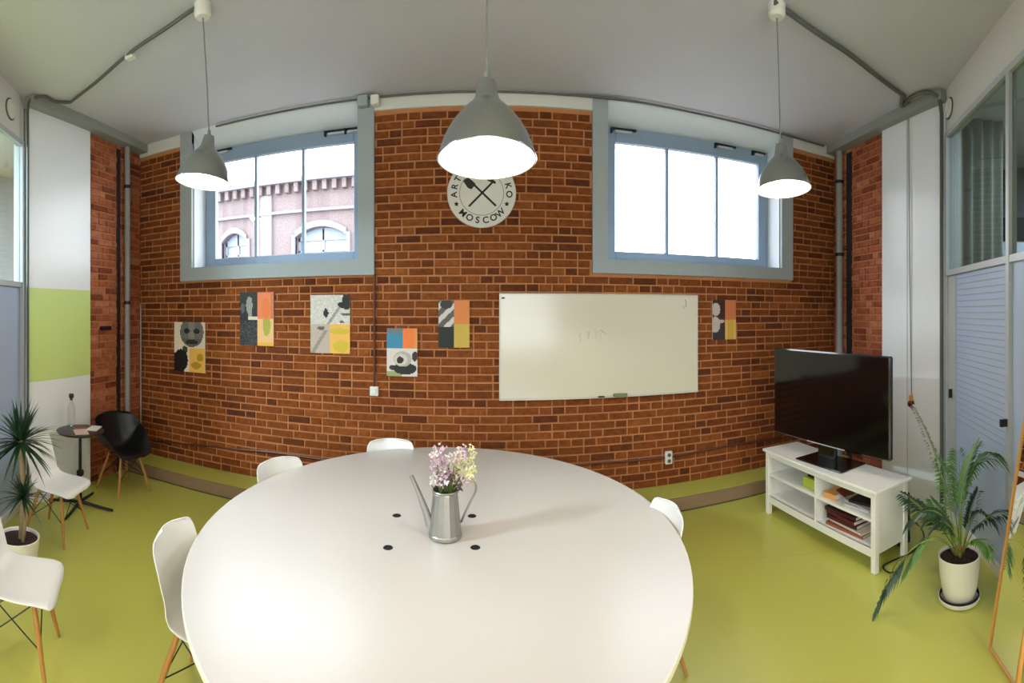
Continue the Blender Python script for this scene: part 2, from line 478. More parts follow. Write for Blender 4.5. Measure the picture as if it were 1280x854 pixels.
# cornice strips above the side walls
def strip(name, A, d, n, L, w0, z0, z1, mt, label, n0=0.0, s0=0.0):
    m = MB(); p = [A + d * s0 + n * n0, A + d * L + n * n0, A + d * L + n * w0, A + d * s0 + n * w0]
    m.add([(q.x, q.y, z) for z in (z0, z1) for q in p], [(0, 1, 2, 3), (7, 6, 5, 4), (0, 4, 5, 1), (1, 5, 6, 2), (2, 6, 7, 3), (3, 7, 4, 0)])
    return struct(recalc(m.build(name, mt)), label)
strip('trim_2', LA, ld, ln, (LB - LA).length + .02, .14, BT + .04, CEIL, M['beamgrey'], 'grey cornice above the left side wall', -.01)
strip('trim_3', RA, rd, rn, (RB - RA).length + .02, .14, BT + .04, CEIL, M['beamgrey'], 'grey cornice above the right side wall', -.01)

# platform along the back wall
PX = 4.115
m = MB(); m.box(-4.02, 4.08, PX + .02, D + .004, 0.001, PLAT)
plat = struct(m.build('trim_4', M['floor']), 'green platform along the back wall')
r_ = MB().box(-4.02, 4.06, PX, PX + .02, .012, PLAT - .004).build('riser_board', M['riser'], plat); r_['label'] = 'taupe laminate riser'
MB().box(-4.02, 4.06, PX + .006, PX + .018, .0005, .012).build('shadow_gap', M['darkmetal'], plat)

# ------------------------------------------------------------------ windows
def make_window(name, W, right, label):
    x0, x1, z0 = W['x0'], W['x1'], W['z0']
    Yf = D + WT
    # casing on the wall face
    o0, o1 = W['ox']; zb = 2.268 if not right else 2.284
    m = MB()
    m.box(o0, x0, D - .03, D + .02, zb, CEIL - .001); m.box(x1, o1, D - .03, D + .02, zb, CEIL - .001)
    m.box(x0, x1, D - .03, D + .02, zb, z0)
    win = struct(bpy.data.objects.new(name, None), label); COL.objects.link(win)
    m.build('casing', M['casing'], win)['label'] = 'grey painted casing'
    m = MB()   # reveal lining: sides, sill, sloping head
    y0_, y1_ = D - .002, Yf + .12
    m.box(x0 - .01, x0 + .004, D + .02, y1_, z0, CEIL); m.box(x1 - .004, x1 + .01, D + .02, y1_, z0, CEIL)
    m.box(x0, x1, D + .02, y1_, z0 - .02, z0 + .006)
    m.add([(x0, D - .03, CEIL), (x1, D - .03, CEIL), (x1, Yf + .12, 3.80), (x0, Yf + .12, 3.80), (x0, D - .03, CEIL + .14), (x1, D - .03, CEIL + .14), (x1, Yf + .12, CEIL + .14), (x0, Yf + .12, CEIL + .14)],
          [(0, 1, 2, 3), (7, 6, 5, 4), (0, 4, 5, 1), (1, 5, 6, 2), (2, 6, 7, 3), (3, 7, 4, 0)])
    recalc(m.build('reveal', M['reveal'], win))
    g = W['gx']; zt_ = 3.68; zbt = 2.54
    m = MB()
    m.box(x0 + .004, g[0], Yf, Yf + .07, z0 + .006, 3.84, bev=.006); m.box(g[3], x1 - .004, Yf, Yf + .07, z0 + .006, 3.84, bev=.006)
    m.box(g[0], g[3], Yf, Yf + .07, z0 + .006, zbt, bev=.006); m.box(g[0], g[3], Yf, Yf + .07, zt_, 3.83, bev=.006)
    m.build('window_frame', M['frame'], win)
    for k in (1, 2):
        MB().box(g[k] - .016, g[k] + .016, Yf + .005, Yf + .06, zbt, zt_, bev=.004).build('mullion', M['frame'], win)
    for k in range(3):
        MB().box(g[k] + (.016 if k else 0), g[k + 1] - (.016 if k < 2 else 0), Yf + .03, Yf + .036, zbt, zt_).build('pane', M['glass'], win)
    # opener fittings on the head
    xs = (x0 + .12, x1 - .42, x1 - .2) if not right else (x0 + .12, x1 - .72, x1 - .22)
    for k, xx in enumerate(xs):
        m = MB(); L = .26 if k < 2 else .17
        m.box(xx - .02, xx + L, Yf - .03, Yf + .0, 3.80, 3.822, bev=.003); m.box(xx - .02, xx + .0, Yf - .035, Yf, 3.765, 3.822, bev=.003)
        f = m.build('opener_arm', M['darkmetal'], win)
        MB().box(xx + .02, xx + L * .8, Yf - .036, Yf - .001, 3.772, 3.796, bev=.003).build('opener_plate', M['alu'], f)
    return win
make_window('window_1', LW, False, 'window on the left with grey casing and three panes')
make_window('window_2', RW, True, 'window on the right with grey casing and three panes')

# ------------------------------------------------------------------ outside
struct(MB().box(-30, 30, D + .6, 40, -.3, -.05).build('ground_outside', M['asphalt']), 'grey yard outside the windows')
FY = 14.0
fac = thing('brick_building', 'pale pinkish brick building with arched windows outside the left window', 'building', (0, FY, 0))
fx0, fx1, fh = -16.0, -2.6, 6.05
ax = [(-9.0, .62), (-5.05, .82)]
m = MB()
# wall above the arches, piers between, with arched heads cut as polygons
archx = [(-14.6, .7), (-11.8, .7), (-8.2, .50), (-5.07, .86)]
zs, zr = 3.2, .34      # spring line fraction
def arch_top(c, hw, x): return 4.32 + .30 * (1 - ((x - c) / hw) ** 2)
cur = fx0
for (c, hw) in archx:
    m.box(cur, c - hw, 0, .5, 0, fh)
    m.box(c - hw, c + hw, 0, .5, 0, 2.4)
    n = 12
    for i in range(n):
        xa = c - hw + 2 * hw * i / n; xb = c - hw + 2 * hw * (i + 1) / n
        za, zb2 = arch_top(c, hw, xa), arch_top(c, hw, xb)
        vs = [(xa, 0, za), (xb, 0, zb2), (xb, 0, fh), (xa, 0, fh), (xa, .5, za), (xb, .5, zb2), (xb, .5, fh), (xa, .5, fh)]
        m.add(vs, [(0, 1, 2, 3), (7, 6, 5, 4), (0, 4, 5, 1)])
    cur = c + hw
m.box(cur, fx1, 0, .5, 0, fh)
m.build('wall', M['facade'], fac)
for (c, hw) in archx:
    f = MB()
    # arched surround proud of the wall
    n = 14; pts = []
    for i in range(n + 1):
        x = c - hw + 2 * hw * i / n; pts.append((x, arch_top(c, hw, x)))
    for i in range(n):
        (xa, za), (xb, zb2) = pts[i], pts[i + 1]
        f.add([(xa, -.08, za), (xb, -.08, zb2), (xb, -.08, zb2 + .2), (xa, -.08, za + .2), (xa, .1, za), (xb, .1, zb2), (xb, .1, zb2 + .2), (xa, .1, za + .2)],
              [(0, 1, 2, 3), (0, 4, 5, 1), (3, 2, 6, 7)])
    f.box(c - hw - .12, c - hw, -.08, .1, 2.4, 4.40); f.box(c + hw, c + hw + .12, -.08, .1, 2.4, 4.40)
    wn = f.build('window', M['facadetrim'], fac)
    g = MB(); g.box(c - hw, c + hw, .25, .3, 3.85, 3.92); g.box(c - .03, c + .03, .25, .3, 2.4, 4.6); g.box(c - hw, c - hw + .06, .25, .3, 2.4, 4.5); g.box(c + hw - .06, c + hw, .25, .3, 2.4, 4.5)
    g.box(c - hw, c + hw, .25, .3, 4.22, 4.62)
    g.build('sash', M['frame'], wn)
    MB().box(c - hw, c + hw, .32, .34, 2.4, 4.62).build('pane', mat('pale_curtained_glass', srgb(150, 156, 164), .2), wn)
m = MB(); m.box(fx0, fx1, -.30, .5, fh, fh + .18); m.box(fx0, fx1, -.12, 0, fh - .95, fh - .86)
m.build('cornice', M['facadetrim'], fac)
for i in range(42):
    x = fx0 + .16 + i * .32
    if x < fx1 - .1: MB().box(x, x + .14, -.2, 0, fh - .3, fh).build('corbel', M['facade'], fac)
MB().box(-7.15, -6.75, -.1, 0, 0, fh - .3).build('pilaster', M['facadetrim'], fac)

# ------------------------------------------------------------------ side panels
def panel_slab(name, A, d, n, s0, s1, z0, z1, th, mt, parent=None, n0=.004):
    m = MB(); a = A + d * s0; b = A + d * s1
    p = [a + n * n0, b + n * n0, b + n * (n0 + th), a + n * (n0 + th)]
    m.add([(q.x, q.y, z) for z in (z0, z1) for q in p], [(0, 1, 2, 3), (7, 6, 5, 4), (0, 4, 5, 1), (1, 5, 6, 2), (2, 6, 7, 3), (3, 7, 4, 0)])
    return recalc(m.build(name, mt, parent))
def endcap(name, B, d, n):
    m = MB(); p = [B + n * .0 - d * .001, B + n * .0 + d * .012, B - n * .16 + d * .012, B - n * .16 - d * .001]
    m.add([(q.x, q.y, z) for z in (0, CEIL) for q in p], [(0, 1, 2, 3), (7, 6, 5, 4), (0, 4, 5, 1), (1, 5, 6, 2), (2, 6, 7, 3), (3, 7, 4, 0)])
    struct(recalc(m.build(name, M['beamgrey'])), 'grey end trim of the side wall')
endcap('trim_5', LB, ld, ln); endcap('trim_6', RB, rd, rn)
lp = thing('wall_panel', 'tall white wall panel with a lime green band on the left wall', 'panel')
Ls = (LB - LA).length
panel_slab('board', LA, ld, ln, PLx, Ls - .0, .005, 3.90, .03, M['panelwhite'], lp, .012)
b_ = panel_slab('green_band', LA, ld, ln, PLx + .003, Ls - .003, 1.22, 2.145, .004, M['panelgreen'], lp, .042)
rp = thing('wall_panel', 'pair of tall plain white wall panels on the right wall behind the television', 'panel')
Rs = (RB - RA).length
# seam at x=1141
panel_slab('board', RA, rd, rn, PRx, PRx + .405, .005, 3.90, .03, M['panelwhite'], rp, .012)
panel_slab('board', RA, rd, rn, PRx + .42, Rs, .005, 3.90, .03, M['panelwhite'], rp, .012)

# pipes on the side walls
def pt(A, d, n, s, off, z): q = A + d * s + n * off; return (q.x, q.y, z)
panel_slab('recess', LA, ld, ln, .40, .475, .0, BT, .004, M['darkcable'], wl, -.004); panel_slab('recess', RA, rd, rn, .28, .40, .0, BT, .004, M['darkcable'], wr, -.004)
p = thing('heating_pipe', 'grey vertical pipe on the left brick wall, left of the corner', 'pipe')
MB().tube([pt(LA, ld, ln, .33, .05, .0), pt(LA, ld, ln, .33, .05, 3.98)], .035, 12).build('pipe', M['pipe'], p, smooth=True)
for z in (.6, 2.0, 3.4): MB().tube([pt(LA, ld, ln, .33, .05, z), pt(LA, ld, ln, .33, .05, z + .04)], .041, 12).build('clamp', M['darkmetal'], p, smooth=True)
p = thing('heating_pipe', 'grey vertical pipe on the right brick wall above the television', 'pipe')
MB().tube([pt(RA, rd, rn, .20, .05, .0), pt(RA, rd, rn, .20, .05, 3.98)], .045, 12).build('pipe', M['pipe'], p, smooth=True)
for z in (1.2, 2.6, 3.5): MB().tube([pt(RA, rd, rn, .20, .05, z), pt(RA, rd, rn, .20, .05, z + .04)], .052, 12).build('clamp', M['darkmetal'], p, smooth=True)
tag(MB().tube([(XL + .035, D - .03, .5), (XL + .035, D - .03, 2.0)], .011, 8).build('corner_conduit', M['pipe'], smooth=True), 'thin grey conduit in the back left corner', 'conduit')
tag(MB().box(-3.935, -3.905, 3.70, 3.86, 1.70, 1.745).build('wall_hook', M['darkmetal']), 'small dark bracket on the left brick wall', 'bracket')
# red ball pull cord in front of the right panels
q = RA + rd * (PRx + .455) + rn * .06
pc = thing('pull_cord', 'long thin pull cord with dark red ball on the white right panels', 'cord', (q.x, q.y, 0))
MB().tube([(0, 0, 3.9), (.0, -.01, 2.5), (.01, -.03, 1.02)], .006, 6).build('cord', M['pipe'], pc)
MB().sphere((.01, -.03, .97), .042, 12).build('ball', M['red'], pc, smooth='all')
MB().box(-.012, .035, -.05, -.01, 1.0, 1.06, bev=.004).build('toggle', M['pine'], pc)

# ------------------------------------------------------------------ glass partitions
def partition(name, A, d, n, L, posts, zrail, zf, label, lowmat, side):
    """A start, d direction, n into the room"""
    w_ = bpy.data.objects.new(name, None); COL.objects.link(w_); struct(w_, label)
    def slab(nm, s0, s1, z0, z1, n0, th, mt): return panel_slab(nm, A, d, n, s0, s1, z0, z1, th, mt, w_, n0)
    slab('fascia', 0, L, zf, CEIL, -.09, .11, M['plaster'])
    slab('top_rail', 0, L, zf - .05, zf, -.03, .06, M['alu'])
    for i, s in enumerate(posts): slab('post', s, s + .045, .0, zf - .05, -.03, .065, M['alu'])
    for i in range(len(posts) - 1):
        a, b = posts[i] + .045, posts[i + 1]
        slab('rail', a, b, zrail - .025, zrail + .025, -.03, .06, M['alu'])
        slab('bottom_rail', a, b, 0, .08, -.03, .06, M['whitebox'])
        slab('upper_pane', a, b, zrail + .025, zf - .05, -.004, .008, M['dimglass'])
        slab('lower_pane', a, b, .08, zrail - .025, -.004, .008, lowmat)
    return w_, slab
dR = Vector((-.6, -.8, 0)); nR = Vector((-.8, .6, 0)); AR = Vector((3.72, 2.49, 0))
M['frostR'] = M['frost']
wR, slabR = partition('window_3', AR, dR, nR, 2.5, (.0, 1.30, 2.44), 2.27, 3.60, 'glass partition on the right with grey frame and frosted lower pane', M['frost'], 1)
slabR('side_strip', .05, .24, .08, 2.24, .006, .004, mat('pale_grey_film', srgb(176, 178, 178), .4))
hd = slabR('door_handle', .14, .155, 1.12, 1.20, .012, .03, M['darkmetal'])
slabR('door_handle', 1.31, 1.335, 1.12, 1.17, .036, .05, M['darkmetal'])
# horizontal blind slats seen behind the lower pane of the right partition
for k in range(26):
    z = .95 + k * .05
    slabR('slat', .26, 1.28, z, z + .006, .005, .0035, M['casing'])
dL = Vector((.53, -.848, 0)).normalized(); nL = Vector((.848, .53, 0)).normalized(); AL = Vector((-3.84, 2.565, 0))
wL, slabL = partition('window_4', AL, dL, nL, 2.0, (.0, 1.0, 1.95), 2.17, 3.57, 'glass partition on the left with grey frame and bluish panes', M['frost'], -1)
# the dark slots between panel and partition
def vslot(A, d, s, name, label):
    pass

# rest of the room behind the camera
ER = AR + dR * 2.5; EL = AL + dL * 2.0
struct(MB().box(ER.x, ER.x + .12, -4.2, ER.y, 0, CEIL).build('wall_right_rear', M['plaster']), 'plain wall behind the camera, right')
struct(MB().box(EL.x - .12, EL.x, -4.2, EL.y, 0, CEIL).build('wall_left_rear', M['plaster']), 'plain wall behind the camera, left')
m = MB()
for a, b, c, d in ((-6.4, -2.3, 0, CEIL), (2.0, 6.4, 0, CEIL), (-2.3, 2.0, 0, .8), (-2.3, 2.0, 3.4, CEIL), (-.35, .05, .8, 3.4)): m.box(a, b, -4.4, -4.2, c, d)
struct(m.build('wall_front', M['plaster']), 'plain wall with two added windows behind the camera')
for k, (a, b) in enumerate(((-2.3, -.35), (.05, 2.0))):  # both windows are added, unseen, to let daylight in from behind
    w_ = struct(bpy.data.objects.new('window_%d' % (5 + k), None), 'added window behind the camera for daylight'); COL.objects.link(w_)
    f = MB(); f.box(a, a + .07, -4.35, -4.28, .8, 3.4); f.box(b - .07, b, -4.35, -4.28, .8, 3.4); f.box(a, b, -4.35, -4.28, .8, .87); f.box(a, b, -4.35, -4.28, 3.33, 3.4); f.box((a + b) / 2 - .03, (a + b) / 2 + .03, -4.35, -4.28, .87, 3.33)
    f.build('window_frame', M['frame'], w_); MB().box(a + .07, b - .07, -4.32, -4.314, .87, 3.33).build('pane', M['glass'], w_)
struct(MB().box(6.2, 6.4, -4.2, 4.3, 0, CEIL).build('wall_corridor_right', M['wallgrey']), 'grey wall of the next room on the right')
struct(MB().box(-6.4, -6.2, -4.2, 4.3, 0, CEIL).build('wall_corridor_left', M['corrwhite']), 'pale wall of the next room on the left')
# behind the right glass: curtain, pale window
m = MB(); n = 60; cv = []
for i in range(n + 1):
    t = i / n; x = 4.02 + .58 * t; y = 2.92 - .56 * t + .03 * sin(t * 44)
    cv.append((x, y))
vs = [(x, y, z) for (x, y) in cv for z in (.0, 3.99)]
m.add(vs, [(2 * i, 2 * i + 2, 2 * i + 3, 2 * i + 1) for i in range(n)])
tag(m.build('curtain', M['curtain'], smooth='all'), 'grey-green pleated curtain in the next room behind the right glass', 'curtain')
cb = thing('notice_board', 'pale blue board on the far wall of the next room behind the right glass', 'board', (5.45, 2.45, 0), radians(-65))
MB().box(-.5, -.46, -.02, .02, 0, 2.3).build('leg', M['darkmetal'], cb); MB().box(.46, .5, -.02, .02, 0, 2.3).build('leg', M['darkmetal'], cb)
MB().box(-.5, .5, -.02, .02, 2.3, 3.1).build('panel', M['corrwhite'], cb); MB().box(-.5, .5, -.03, .02, 2.8, 3.1).build('ledge', M['darkmetal'], cb)

# ------------------------------------------------------------------ round vents on the fascias
def disc(name, A, d, n, s, z, r, label):
    q = A + d * s + n * .022
    t = thing(name, label, 'vent', (q.x, q.y, z))
    R = n.to_track_quat('Z', 'Y').to_matrix().to_4x4()
    MB().lathe([(0, .012), (r * .78, .012), (r * .8, .02), (r, .018), (r, 0)], 28, M=R).build('cover', M['whitebox'], t, smooth=30)
    MB().lathe([(r, .001), (r * 1.16, .001), (r * 1.16, .009), (r, .009)], 28, M=R).build('rim', M['cable'], t, smooth=30)
disc('round_vent', AR, dR, nR, .11, 3.79, .085, 'round white vent on the fascia above the right glass partition')
disc('round_vent', AL, dL, nL, .30, 3.77, .085, 'round white vent on the fascia above the left glass partition')

# ------------------------------------------------------------------ pendant lamps
def make_lamp(label, loc, tilt, group, power, top=CEIL, cordtop=None):
    t = thing('pendant_lamp', label, 'lamp', loc, 0, group)
    R = Matrix.Rotation(tilt[0], 4, 'X') @ Matrix.Rotation(tilt[1], 4, 'Y')
    # local origin at the centre of the rim
    prof = [(.19, 0), (.186, .020), (.176, .055), (.160, .095), (.138, .135), (.112, .172), (.088, .200), (.066, .222), (.052, .240), (.045, .262), (.041, .290), (.036, .318), (.0, .320)]
    MB().lathe(prof, 48, M=R).build('shade', M['alushade'], t, smooth=50)
    MB().lathe([(r_ - .004 if r_ > .01 else 0, z_ + .0) for r_, z_ in prof[:10]], 48, M=R).build('shade_lining', M['shadein'], t, smooth=50)
    MB().lathe([(.1895, -.003), (.1935, 0), (.1895, .004), (.1855, 0), (.1895, -.003)], 48, M=R).build('rim', M['alushade'], t, smooth='all')
    b = MB(); b.lathe([(0, -.060), (.028, -.052), (.045, -.03), (.05, -.002), (.045, .03), (.028, .065), (.018, .09), (.018, .12), (0, .12)], 20, c=(0, 0, .085), M=R)
    b.build('bulb', M['bulb'], t, smooth='all')
    neck = R @ Vector((0, 0, .32))
    MB().lathe([(.012, 0), (.012, .03), (.006, .045)], 12, c=tuple(neck)).build('cable_gland', M['cord'], t, smooth=True)
    ct = cordtop or (0, 0)
    H = top - loc[2]
    MB().tube([neck + Vector((0, 0, .01)), Vector((neck.x * .6 + ct[0] * .4, neck.y * .6 + ct[1] * .4, H * .6)), (ct[0], ct[1], H - .06)], .005, 6).build('cord', M['cord'], t)
    MB().lathe([(0, -.09), (.045, -.09), (.06, -.07), (.06, -.0)], 20, c=(ct[0], ct[1], H)).build('ceiling_rose', M['whitebox'], t, smooth=30)
    ld_ = bpy.data.lights.new('bulb_light', 'AREA'); ld_.shape = 'DISK'; ld_.size = .30; ld_.energy = power; ld_.color = (1, .87, .68); ld_.spread = radians(165)
    lo = bpy.data.objects.new('bulb_light', ld_); COL.objects.link(lo); lo.parent = t
    lo.location = R @ Vector((0, 0, .012)); lo.rotation_euler = (R).to_euler()
    return t
G = 'aluminium pendant lamps over the table'
make_lamp('large aluminium pendant lamp hanging in the middle before the round sign', (.008, 1.82, 2.49), (radians(-6.5), 0), G, LAMP_W)
make_lamp('aluminium pendant lamp hanging before the left window', (-1.81, 2.66, 2.79), (radians(-5), radians(6)), G, LAMP_W)
make_lamp('aluminium pendant lamp hanging before the right window', (1.925, 2.62, 2.75), (radians(-6), radians(-1)), G, LAMP_W, cordtop=(-.06, 0))
for i, (x, y) in enumerate(((-1.4, -1.3), (1.3, -1.3), (-1.4, -3.1), (1.3, -3.1))):  # added lamps, out of view, that brighten the room from behind
    make_lamp('added aluminium pendant lamp, unseen behind the viewpoint, ' + ('near left', 'near right', 'far left', 'far right')[i] + ' of four', (x, y, 2.95), (0, 0), 'added rear fill lamps', REAR_FILL_W)
# fill lights added in the next rooms, out of view
for nm, x, y, e in (('right', 4.7, .9, CORR_FILL_W * .45), ('left', -4.9, .6, CORR_FILL_W * 2.6)):
    t = thing('added_ceiling_light', 'added square fill light in the next room on the ' + nm, 'light', (x, y, CEIL))
    MB().box(-.3, .3, -.3, .3, -.06, -.001, bev=.01).build('housing', M['whitebox'], t)
    l = bpy.data.lights.new('fill_light', 'AREA'); l.size = .55; l.energy = e; l.color = (.80, .90, 1)
    lo = bpy.data.objects.new('fill_light', l); COL.objects.link(lo); lo.parent = t; lo.location = (0, 0, -.065)

# ------------------------------------------------------------------ ceiling cables
def cable(name, pts, r, mt, label, cat='cable', n=6, boxes=()):
    # smooth through points
    P = [Vector(p) for p in pts]; out = []
    for i in range(len(P) - 1):
        p0, p1, p2, p3 = P[max(i - 1, 0)], P[i], P[i + 1], P[min(i + 2, len(P) - 1)]
        for k in range(6):
            t = k / 6
            out.append(.5 * ((2 * p1) + (-p0 + p2) * t + (2 * p0 - 5 * p1 + 4 * p2 - p3) * t * t + (-p0 + 3 * p1 - 3 * p2 + p3) * t ** 3))
    out.append(P[-1])
    o = MB().tube(out, r, n).build(name, mt, smooth=True)
    return tag(o, label, cat)
def cp(px, py, z=3.975):   # a point on the ceiling seen at that pixel
    d = (z - EYE) * F / (Y0 - py); th = (px - XC) / F
    y = min(d * cos(th), D - .045); return (y * math.tan(th), y, z)
def tc(px, py, z=3.978):
    return cp(px, py, z)
cable('ceiling_cable', [cp(250, 6), cp(205, 37), cp(160, 68), cp(120, 103), cp(88, 128)], .014, M['cable'], 'grey ceiling cable from the left pendant lamp towards the left wall')
cable('ceiling_cable', [cp(88, 128), (-3.66, 2.85, 3.975), (-3.64, 2.70, 3.975), (-3.70, 2.62, 3.96), (-3.745, 2.58, 3.88), (-3.75, 2.58, 3.4), (-3.75, 2.58, .1)], .014, M['cable'], 'grey cable dropping down beside the white left panel')
cable('ceiling_cable', [cp(968, 3), cp(1020, 40), cp(1062, 68), cp(1100, 98), cp(1131, 121)], .020, M['cable'], 'thick grey ceiling cable from the right pendant lamp towards the right wall')
cable('ceiling_cable', [cp(1128, 119), (3.66, 3.0, 3.975), (3.57, 2.80, 3.975), (3.56, 2.66, 3.975), (3.60, 2.57, 3.95), (3.66, 2.53, 3.84), (3.675, 2.53, 3.3), (3.675, 2.53, .1)], .020, M['cable'], 'grey cable pair bending down beside the white right panels')
cable('ceiling_cable', [cp(270, 178), cp(300, 163), cp(350, 147), cp(400, 143), cp(460, 133), cp(520, 124), cp(600, 118), cp(700, 118), cp(760, 122), cp(800, 128), cp(870, 144), cp(930, 160), cp(985, 177), cp(1030, 186)], .011, M['cable'], 'thin grey cable along the ceiling above both windows')
cable('ceiling_cable', [cp(540, 130), cp(640, 122), cp(740, 124), cp(830, 133)], .008, M['cable'], 'thin grey cable looping over the middle brick pier')
tag(MB().box(-.04, .04, -.03, .03, -.05, 0, bev=.006).build('junction_box', M['whitebox'], loc=cp(163, 66, 3.995)), 'small white junction on the left ceiling cable', 'junction box')
x_, y_, z_ = cp(455, 134, 3.99)
tag(MB().box(-.05, .05, -.04, .04, -.10, 0, bev=.006).build('junction_box', M['casing'], loc=(x_, D - .075, 3.985)), 'grey junction box at the top of the left window casing, left of its pair', 'junction box', 'junction boxes')
tag(MB().box(-.04, .04, -.04, .04, -.09, 0, bev=.006).build('junction_box', M['whitebox'], loc=(x_ + .12, D - .075, 3.975)), 'white junction box at the top of the left window casing, right of its pair', 'junction box', 'junction boxes')

# conduit from window to switch, socket and cable on the back wall
def wallpt(px, py, off=.02):
    th = (px - XC) / F; Y = D - off; X = Y * math.tan(th); d = Y / cos(th)
    return X, Y, EYE + d * (Y0 - py) / F
X1, _, Z1 = wallpt(468, 489)
tag(MB().tube([(X1, D - .02, 2.28), (X1, D - .02, Z1)], .011, 8).build('wall_conduit', M['brownpipe'], smooth=True), 'thin brown conduit running down from the left window', 'conduit')
sw = thing('light_switch', 'small white square switch at the end of the brown conduit', 'switch', (X1, D - .006, Z1))
MB().box(-.042, .042, -.035, 0, -.045, .045, bev=.005).build('plate', M['whitebox'], sw); MB().box(-.022, .022, -.043, -.034, -.028, .028, bev=.003).build('rocker', M['whitebox'], sw)
X2, _, Z2 = wallpt(835.5, 572)
so = thing('double_socket', 'white double socket low on the brick wall below the whiteboard', 'socket', (X2, D - .006, Z2))
MB().box(-.038, .038, -.034, 0, -.065, .065, bev=.006).build('plate', M['whitebox'], so)
for z in (-.03, .03): MB().lathe([(0, .0), (.018, 0), (.02, .004)], 16, M=Matrix.Translation((0, -.035, z)) @ Matrix.Rotation(pi / 2, 4, 'X')).build('outlet', M['cable'], so)
pts = []
for px, py in ((190, 551), (240, 556), (300, 562), (345, 566), (400, 574), (500, 585), (600, 589), (700, 583), (760, 578), (835, 572), (880, 563), (920, 556), (970, 548), (1020, 541)):
    x, y, z = wallpt(px, py, .017); pts.append((x, y, z))
cable('wall_cable', pts, .010, M['brownpipe'], 'dark brown cable sagging along the foot of the brick wall', n=6)

# ------------------------------------------------------------------ sign
sg = thing('round_sign', 'round cream sign with crossed axe and pick on the brick wall', 'sign', (-.03, D - .008, 3.025))
RS = .326
Rx = Matrix.Rotation(pi / 2, 4, 'X')
MB().lathe([(0, .022), (RS - .006, .022), (RS, .016), (RS, 0)], 64, M=Rx).build('disc', M['signface'], sg, smooth=30)
def ring(r0, r1, y, name, mt): MB().lathe([(r0, y), (r0, y + .0015), (r1, y + .0015), (r1, y)], 64, M=Rx).build(name, mt, sg)
ring(.205, .211, .0221, 'inner_line', M['signring'])
def text_mesh(s, size):
    cu = bpy.data.curves.new('lettering', 'FONT'); cu.body = s; cu.size = size; cu.extrude = .0008; cu.align_x = 'CENTER'; cu.align_y = 'CENTER'; cu.offset = .0018
    o = bpy.data.objects.new('tmp', cu); COL.objects.link(o)
    dg = bpy.context.evaluated_depsgraph_get(); me = bpy.data.meshes.new_from_object(o.evaluated_get(dg)); bpy.data.objects.remove(o); return me
def letter(ch, ang, flip, size=.105, r=.258):
    me = text_mesh(ch, size); me.materials.append(M['ink'])
    o = link('letter', me, sg)
    rot = ang - pi / 2 if not flip else ang + pi / 2
    o.matrix_local = Matrix.Translation((r * cos(ang), -.024, r * sin(ang))) @ Matrix.Rotation(pi / 2, 4, 'X') @ Matrix.Rotation(rot, 4, 'Z')
for i, ch in enumerate('MOSCOW'): letter(ch, radians(-90 + (i - 2.5) * 17.4), True, .085)
for i, ch in enumerate('ART'): letter(ch, radians(183 - i * 17), False, .082)
for i, ch in enumerate('OK'): letter(ch, radians(-2 + i * 18), False, .082)
for a in (203, -23):
    q = MB(); A_ = radians(a); c_ = Vector((.258 * cos(A_), -.0235, .258 * sin(A_)))
    vs = []
    for k in range(10):
        g = 2 * pi * k / 10 + pi / 2; rr = .024 if k % 2 == 0 else .014
        vs.append(c_ + Vector((rr * cos(g), 0, rr * sin(g))))
    vs += [v + Vector((0, .0015, 0)) for v in vs]
    q.add(vs, [tuple(range(10))[::-1]] + [(k, (k + 1) % 10, 10 + (k + 1) % 10, 10 + k) for k in range(10)])
    q.build('star', M['ink'], sg)
def bar(x0, z0, x1, z1, w, name):
    a = Vector((x0, 0, z0)); b = Vector((x1, 0, z1)); d_ = (b - a).normalized(); s_ = Vector((-d_.z, 0, d_.x)) * w / 2
    y = Vector((0, -.0245, 0)); y2 = Vector((0, -.0225, 0))
    m = MB(); m.add([a - s_ + y, b - s_ + y, b + s_ + y, a + s_ + y, a - s_ + y2, b - s_ + y2, b + s_ + y2, a + s_ + y2], [(0, 1, 2, 3), (0, 4, 5, 1), (2, 6, 7, 3), (1, 5, 6, 2), (3, 7, 4, 0)])
    return m.build(name, M['ink'], sg)
bar(.135, -.12, -.12, .125, .019, 'axe_handle'); bar(-.12, -.125, .115, .115, .019, 'pick_handle')
m = MB(); y = -.0247
m.add([(-.175, y, .115), (-.13, y, .05), (-.095, y, .035), (-.055, y, .085), (-.09, y, .12), (-.13, y, .15)], [(0, 1, 2, 3, 4, 5)]); m.build('axe_head', M['ink'], sg)
m = MB(); m.add([(.06, y, .115), (.13, y, .085), (.135, y, .105), (.10, y, .135), (.04, y, .155), (.02, y, .15)], [(0, 1, 2, 3, 4, 5)]); m.build('pick_head', M['ink'], sg)

